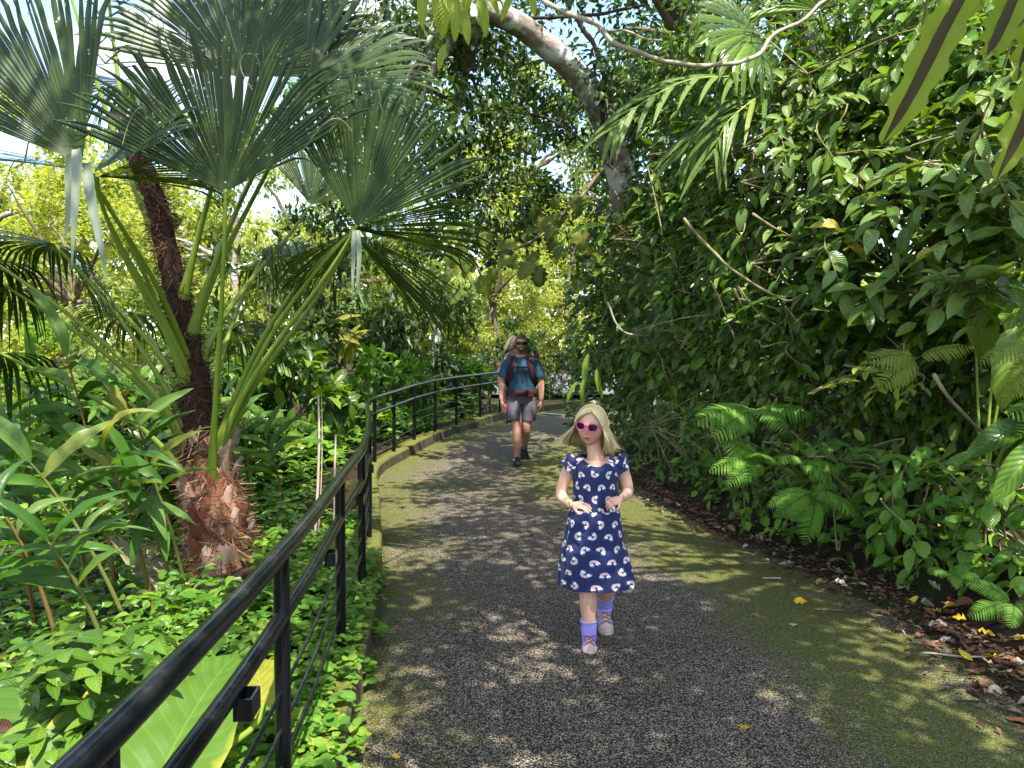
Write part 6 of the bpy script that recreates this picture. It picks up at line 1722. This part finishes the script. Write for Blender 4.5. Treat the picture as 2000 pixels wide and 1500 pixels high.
# socks and shoes
def shoe(par, ank, heading, pitch, S, mats, sandal=True):
    """S shoe length; ank = ankle joint in par space"""
    Mx = Matrix.Translation(ank) @ Matrix.Rotation(heading, 4, 'Z') @ Matrix.Rotation(pitch, 4, 'X')
    t = np.linspace(0, 1, 15)               # heel .. toe along -Y
    wd = np.interp(t, [0, .08, .3, .5, .72, .88, .97, 1], [.10, .26, .31, .33, .40, .34, .18, .05]) * S * .5
    ht = np.interp(t, [0, .08, .3, .5, .72, .88, 1], [.18, .36, .42, .34, .23, .17, .08]) * S
    yb = .30 * S - t * S; z0 = -.34 * S
    def ring(k, grow=0, hh_=None):
        out = []
        for a in np.linspace(0, 2 * math.pi, 16, endpoint=False):
            ca, sa = math.cos(a), math.sin(a); h_ = ht[k] if hh_ is None else hh_
            out.append((ca * (wd[k] + grow), yb[k], z0 + (h_ * max(0, sa) ** .8 if sa > 0 else -0.012 * 0 * sa)))
        return out
    def loft(ks, grow=0, hh_=None, zoff=0):
        V = []; Fc = []
        for k in ks: V += [(a, b, c + zoff) for a, b, c in ring(k, grow, hh_)]
        n = len(ks)
        for r_ in range(n - 1):
            for j_ in range(16): Fc.append((r_ * 16 + j_, r_ * 16 + (j_ + 1) % 16, (r_ + 1) * 16 + (j_ + 1) % 16, (r_ + 1) * 16 + j_))
        return np.array(V), np.array(Fc)
    e = empty('shoe', (0, 0, 0), par)
    V, Fc = loft(range(0, 12)); mb = MB(); mb.add(xf(V, Mx), Fc); part(mb.build('upper', mats[0]), e)
    V, Fc = loft(range(11, 15), .002); mb = MB(); mb.add(xf(V, Mx), Fc); part(mb.build('toe_cap', mats[1]), e)
    V, Fc = loft(range(0, 15), .006, .016 * S / .18); V[:, 2] = np.where(V[:, 2] <= z0 + .0005, z0 - .05 * S, V[:, 2]); 
    mb = MB(); mb.add(xf(V, Mx), Fc); part(mb.build('sole', mats[2]), e)
    if sandal:
        for k, (f0, f1) in enumerate([(.42, .52), (.52, .62), (.62, .72), (.70, .60), (.58, .48)]):
            def pt(f, side, lift=.003):
                w_ = np.interp(f, t, wd); h_ = np.interp(f, t, ht); a = math.pi / 2 - side * .75
                return (math.cos(a) * (w_ + lift), .30 * S - f * S, z0 + (h_ + lift) * math.sin(a) ** .8)
            mb = MB(); tube(mb, xf(np.array([pt(f0, -1), pt((f0 + f1) / 2, 0, .005), pt(f1, 1)]), Mx), .0035 if k < 3 else .0025, 6); part(mb.build('lace', mats[3]), e)
        for s_ in (-1, 1):
            for f in (.38, .62):
                P_ = []
                for a in np.linspace(.15, 1.1, 6):
                    w_ = np.interp(f, t, wd) + .0025; h_ = np.interp(f, t, ht) + .0025
                    P_.append((s_ * math.cos(a) * w_, .30 * S - f * S, z0 + h_ * math.sin(a) ** .8))
                mb = MB(); tube(mb, xf(np.array(P_), Mx), .010, 6, ell=.0025, side=(s_, 0, .3)); part(mb.build('trim', mats[4]), e)
        mb = MB(); tube(mb, xf(np.array([(.0, .30 * S, z0 + .30 * S), (.0, .36 * S, z0 + .42 * S), (0, .29 * S, z0 + .46 * S)]), Mx), .004, 6); part(mb.build('heel_loop', mats[0]), e)
    return e
SM = (M['shoe_pink'], M['shoe_cream'], M['shoe_cream'], M['lace'], M['lilac'])
shoe(girl, Vector((-.030, -.04, .062)), R(-2), R(0), .185, SM)
shoe(girl, Vector((.078, .15, .135)), R(6), R(38), .185, SM)
for pts in ([(-.030, -.042, .142), (-.029, -.041, .12), (-.028, -.04, .06), (-.028, -.055, .045)], [(.0752, .112, .215), (.0755, .125, .19), (.076, .15, .15), (.077, .142, .12)]):
    mb = MB(); limb(mb, pts, [.0465, .041, .039, .038], 4, n=24)
    V = mb.V[0]; part(mb.build('sock', M['sock']), girl)

# ================================================================== the man
MO = Vector((.125, 10.0, .065))
man = empty('person', MO)
tag(man, 'bearded man in a blue t-shirt and grey shorts walking behind the girl', 'person')
HMm = Matrix.Translation((-.005, -.035, 1.598)) @ rot_zyx(R(3), R(3), R(2))
mw, mdp, mh = .076, .096, .117
mtone = np.array([.40, .215, .14])
mb = MB()
V, Fc = head_pts(mw, mdp, mh, True); mb.add(xf(V, HMm), Fc)
for s_ in (-1, 1): ball(mb, HMm @ Vector((s_ * .077, .012, -.005)), (.010, .018, .030), 8)
limb(mb, [(0, -.01, 1.54), (0, .0, 1.45), (0, .01, 1.37)], [.058, .060, .085], ell=[.058, .060, .07], side=(0, 1, 0))
limb(mb, [(0, .01, 1.37), (0, .0, 1.29), (0, 0, 1.18), (0, 0, 1.03), (0, .0, .92), (0, 0, .84)], [.15, .175, .165, .15, .165, .12], ell=[.085, .115, .115, .105, .115, .09], side=(0, 1, 0))
limb(mb, [(-.10, .0, 1.345), (-.185, .0, 1.325), (-.225, .0, 1.22), (-.255, .015, 1.11), (-.262, -.01, .98), (-.258, -.045, .85)], [.06, .066, .056, .046, .043, .030], 5)
limb(mb, [(.10, .0, 1.345), (.185, .0, 1.325), (.222, .0, 1.22), (.250, .015, 1.11), (.258, -.01, .98), (.255, -.045, .85)], [.06, .066, .056, .046, .043, .030], 5)
hand(mb, (-.258, -.05, .84), (.05, -.18, -1), (1, .2, 0), .185, .5, thumb_side=1)
hand(mb, (.255, -.05, .84), (-.05, -.18, -1), (-1, .2, 0), .185, .5, thumb_side=-1)
limb(mb, [(-.095, .0, .90), (-.08, -.06, .70), (-.062, -.11, .49), (-.062, -.09, .34), (-.058, -.05, .18), (-.055, -.03, .08)], [.095, .080, .060, .064, .043, .038], 5)
limb(mb, [(.095, .0, .90), (.088, -.015, .70), (.066, -.02, .49), (.058, .08, .36), (.05, .20, .25), (.045, .28, .19)], [.095, .080, .060, .062, .043, .038], 5)
def man_tint(V):
    c = np.tile(mtone, (len(V), 1))
    L = xf(V, HMm.inverted()); X, Z = L[:, 0] / mw, L[:, 2] / mh; fr = L[:, 1] < -.01
    g = lambda x0, z0, sx, sz: np.exp(-((X - x0) / sx) ** 2 - ((Z - z0) / sz) ** 2) * fr
    def to(c, m, col): m = np.clip(m, 0, 1); return c * (1 - m[:, None]) + np.array(col) * m[:, None]
    beard = (smooth01(-.36, -.5, Z) * (L[:, 1] < .03) * (Z > -1.25) * (np.abs(X) < 1.2) + (np.abs(X) > .62) * smooth01(-.05, -.3, Z) * (Z > -1) * (L[:, 1] < .02) * (np.abs(X) < 1.2))
    c = to(c, beard * .85, (.13, .065, .035))
    c = to(c, 1.4 * g(0, -.57, .30, .05), (.62, .55, .5))
    c = to(c, .9 * g(0, -.66, .25, .04), (.40, .15, .12))
    c = to(c, .8 * (g(.4, .24, .25, .04) + g(-.4, .24, .25, .04)), (.1, .06, .03))
    return c
fuse('body', mb, .0065, 3, M['skin'], man, man_tint)
# hair and beard
mb = MB(); V, Fc = head_pts(mw * 1.06, mdp * 1.06, mh * 1.05)
V[:, 2] += .004; V[:, 1] += .006
keep = np.array([(V[f][:, 2].mean() > (.062 if V[f][:, 1].mean() < -.055 else (.03 if V[f][:, 1].mean() < -.02 else -.045 if V[f][:, 1].mean() < .03 else -.075))) for f in Fc])
V += np.array([np.array(noise.noise_vector(Vector(p * 60))) * .005 for p in V])
mb.add(xf(V, HMm), Fc[keep]); part(mb.build('hair', M['brown_hair']), man)
mb = MB(); rg = np.random.default_rng(8); n = 900
V, Fc = head_pts(mw, mdp, mh, True)
sel = V[(V[:, 2] < -.045) & (V[:, 1] < .01) & (V[:, 2] > -.121)]
sel = sel[~((np.abs(sel[:, 0]) < .024) & (sel[:, 2] > -.088) & (sel[:, 2] < -.058))]
pos = sel[rg.integers(len(sel), size=n)] + rg.normal(0, .003, (n, 3)); o_ = nrm(pos * [1, 1, .6])
put(mb, ftpl, frames(xf(pos, HMm), (o_ * .5 + [0, -.1, -1]) + rg.normal(0, .2, (n, 3)), o_, rg.uniform(.018, .03, (n, 1))))
part(mb.build('beard', M['brown_hair']), man)
glasses(man, HMm, mw, mdp, .004, .070, .040, (M['blackcloth'], M['lens']), .022)
# t-shirt
mb = MB()
limb(mb, [(0, .008, 1.415), (0, .006, 1.385), (0, .0, 1.28), (0, 0, 1.15), (0, 0, 1.03), (0, .0, .93)], [.075, .135, .182, .178, .170, .174], ell=[.065, .088, .122, .126, .122, .126], side=(0, 1, 0), n=28)
for s_ in (-1, 1): limb(mb, [(s_ * .09, .0, 1.355), (s_ * .182, .0, 1.330), (s_ * .222, .0, 1.235), (s_ * .238, .003, 1.15)], [.062, .071, .070, .072], n=20)
fuse('tshirt', mb, .009, 3, M['tee'], man)
# shorts
mb = MB()
limb(mb, [(0, .0, .975), (0, 0, .90), (0, .0, .80)], [.172, .182, .14], ell=[.126, .132, .11], side=(0, 1, 0), n=28)
limb(mb, [(-.096, .0, .88), (-.102, -.05, .72), (-.098, -.095, .575)], [.108, .102, .094], n=22)
limb(mb, [(.096, .0, .88), (.102, -.012, .72), (.094, -.02, .575)], [.108, .102, .092], n=22)
fuse('shorts', mb, .007, 2, M['shorts'], man)
MSH = (M['blackcloth'],) * 5
shoe(man, Vector((-.055, -.03, .105)), R(-3), R(0), .29, MSH, False)
shoe(man, Vector((.045, .29, .20)), R(4), R(42), .29, MSH, False)
# the child carrier on his back
car = empty('child_carrier', MO + Vector((0, .1, .95)))
tag(car, 'maroon child carrier backpack with straps, worn by the bearded man', 'backpack')
def cadd(mb, name, mat, par=None, smooth=True):
    o = mb.build(name, mat, None, smooth)
    if par is None: o.parent = car; o.location = MO - car.location
    else: o.parent = par
    return o
for s_ in (-1, 1):
    P_ = spline([(s_ * .10, .15, 1.28), (s_ * .105, .12, 1.38), (s_ * .105, .03, 1.428), (s_ * .108, -.07, 1.385), (s_ * .125, -.125, 1.30), (s_ * .150, -.118, 1.20), (s_ * .182, -.05, 1.10), (s_ * .17, .07, 1.03)], 5)
    C_ = np.array([0, 0, 1.22]); mb = MB(); V, Fc, UV = strip_mesh(P_, .031, 2, up_=(0, -1, .35), fold=.1); mb.add(V, Fc, UV); mb.add(V + np.array([0, -.012, .008]), Fc, UV)
    cadd(mb, 'shoulder_strap', M['maroon'])
mb = MB(); mb.add(*strip_mesh(spline([(-.12, -.136, 1.285), (-.06, -.148, 1.288), (0, -.150, 1.288), (.06, -.148, 1.288), (.12, -.136, 1.285)], 4), .012, 1, up_=(0, -1, 0), fold=.1)); cadd(mb, 'chest_strap', M['maroon'])
mb = MB(); mb.add(*strip_mesh(spline([(.012, -.152, 1.285), (.016, -.156, 1.21), (.022, -.154, 1.13)], 4), .009, 1, up_=(0, -1, 0), fold=.1)); cadd(mb, 'strap_end', M['maroon'])
ring_ = [(math.sin(a) * .192, -math.cos(a) * .145, .945 + .01 * math.cos(a)) for a in np.linspace(-2.6, 2.6, 30)]
mb = MB(); tube(mb, ring_, .045, 10, ell=.012, side=(0, 0, 1)); 
mb2 = MB(); V, Fc, UV = strip_mesh(np.array(ring_), .042, 2, up_=(0, 0, 1), fold=0)
for k in range(len(V)):
    pass
hb_o = MB()
Vb, Fb = [], []
for k, (x, y, z) in enumerate(ring_):
    nx_, ny_ = nrm(np.array([x / .192 ** 2, y / .145 ** 2]))
    for (o_, dz) in ((0, -.042), (.014, -.035), (.014, .035), (0, .042)): Vb.append((x + nx_ * o_, y + ny_ * o_, z + dz))
for k in range(len(ring_) - 1):
    for q in range(3): Fb.append((k * 4 + q, (k + 1) * 4 + q, (k + 1) * 4 + q + 1, k * 4 + q + 1))
hb_o.add(Vb, Fb); belt = cadd(hb_o, 'hip_belt', M['maroon'])
for s_ in (-1, 1):
    mb = MB(); box(mb, (s_ * .115, -.138, .94), (.085, .03, .065), s_ * .55); cadd(mb, 'belt_pocket', M['maroon'], belt, False)
mb = MB(); box(mb, (0, -.168, .945), (.05, .014, .03)); cadd(mb, 'buckle', M['blackcloth'], belt, False)
mb = MB(); limb(mb, [(0, .26, .86), (0, .28, 1.0), (0, .29, 1.2), (0, .27, 1.42)], [.13, .16, .165, .15], ell=[.08, .11, .115, .09], side=(0, 1, 0)); cadd(mb, 'seat_pack', M['blackcloth'])
for s_ in (-1, 1):
    mb = MB(); tube(mb, spline([(s_ * .17, .16, .98), (s_ * .18, .22, .85), (s_ * .17, .36, .66)], 5), .011, 8); cadd(mb, 'frame_leg', M['blackcloth'])
    mb = MB(); limb(mb, [(s_ * .20, .24, 1.36), (s_ * .205, .25, 1.45), (s_ * .18, .26, 1.50)], [.03, .035, .02]); cadd(mb, 'side_pad', M['maroon'])
# red carrier clip by his right hand, shaped like a flask
rc = empty('red_clip', MO + Vector((-.205, -.06, .74)))
tag(rc, 'small red bottle with a black strap held in the man\'s right hand', 'fastener')
for nm, a, b, r_, mt in (('clip_body', -.06, .07, .024, 'redplastic'), ('cap', .07, .10, .015, 'blackcloth')):
    mb = MB(); tube(mb, [(0, 0, a), (0, 0, a * .8 + b * .2), (0, 0, b)], [r_ * .85, r_, r_ * .85], 12); o = mb.build(nm, M[mt]); o.parent = rc
mb = MB(); mb.add(*strip_mesh(np.array([(0.01, -.02, .02), (.015, -.025, -.08), (.018, -.02, -.20)]), .012, 1, up_=(0, -1, 0))); o = mb.build('hand_strap', M['blackcloth']); o.parent = rc

# ---- the child asleep in the carrier
ch = empty('person', MO + Vector((-.09, .26, 1.3)))
tag(ch, 'small fair haired child in a grey top leaning in the carrier behind the man\'s head', 'person')
HMc = Matrix.Translation((-.035, -.06, .305)) @ rot_zyx(R(10), R(12), R(22))
mb = MB(); V, Fc = head_pts(.064, .08, .094); mb.add(xf(V, HMc), Fc)
limb(mb, [(0, 0, .24), (.02, .0, .16), (.04, 0, .0), (.05, 0, -.2)], [.032, .07, .09, .09], ell=[.03, .05, .06, .06], side=(0, 1, 0))
limb(mb, [(-.06, .0, .17), (-.11, -.03, .10), (-.125, -.09, .08), (-.11, -.13, .12)], [.032, .03, .026, .018])
hand(mb, (-.11, -.13, .12), (.3, -.2, .8), (0, .2, -1), .09, .6, thumb_side=1)
limb(mb, [(.10, .0, .16), (.14, -.04, .08), (.15, -.10, .02)], [.032, .03, .022])
hand(mb, (.15, -.10, .02), (0, -.5, -.8), (-1, 0, 0), .09, .6, thumb_side=-1)
for s_ in (-1, 1): limb(mb, [(.05 + s_ * .05, 0, -.18), (.05 + s_ * .14, -.06, -.22), (.06 + s_ * .19, -.02, -.36), (.06 + s_ * .19, -.0, -.46)], [.055, .05, .038, .028])
def ch_tint(V): return np.tile(np.array([.58, .36, .27]), (len(V), 1))
fuse('body', mb, .006, 3, M['skin'], ch, ch_tint)
mb = MB(); V, Fc = head_pts(.072, .088, .102); V[:, 1] += .008; V[:, 2] += .004
keep = np.array([(V[f][:, 2].mean() > (.045 if V[f][:, 1].mean() < -.045 else -.03 if V[f][:, 1].mean() < .0 else -.09)) for f in Fc])
mb.add(xf(V, HMc), Fc[keep], [(.2, .2)] * len(V))
rg = np.random.default_rng(4)
for k in range(130):
    a = rg.uniform(-2.4, 2.4); s0_ = np.array([math.sin(a + math.pi) * .066, -math.cos(a + math.pi) * .082, .03])
    C_ = np.array([s0_ * [.3, .3, 0] + [0, 0, .105], s0_ * [.8, .8, 0] + [0, 0, .07], s0_ * 1.04, s0_ * 1.12 + [0, 0, -.07], s0_ * 1.15 + [0, 0, -.13 - .03 * rg.random()]])
    q = lock(C_, .006); mb.add(xf(q[0], HMc), q[1], q[2])
part(mb.build('hair', M['blond']), ch)
mb = MB(); limb(mb, [(.01, .01, .225), (.02, .02, .17), (.04, .02, .0), (.05, .02, -.2)], [.06, .105, .112, .11], ell=[.05, .07, .08, .08], side=(0, 1, 0))
limb(mb, [(-.05, .02, .18), (-.10, -.01, .14), (-.108, -.06, .122)], [.045, .042, .038]); limb(mb, [(.09, .02, .18), (.135, -.01, .12), (.147, -.05, .06)], [.045, .042, .038])
fuse('top', mb, .008, 3, M['greycloth'], ch)
# grey sun hood of the carrier, folded behind the child
def hoodf(u, v):
    a = (u - .5) * R(190); b = v * R(70)
    return (-.09 + math.sin(a) * .125 * math.cos(b * .6), .30 + .07 * math.cos(a) * math.cos(b) + .05 * v, 1.42 + .26 * math.cos(a * .45) * math.sin(.25 + b)), (u, v)
mb = MB(); mb.add(*ribbon_ring(hoodf, 20, 8, False)); cadd(mb, 'sun_hood', M['greycloth'])
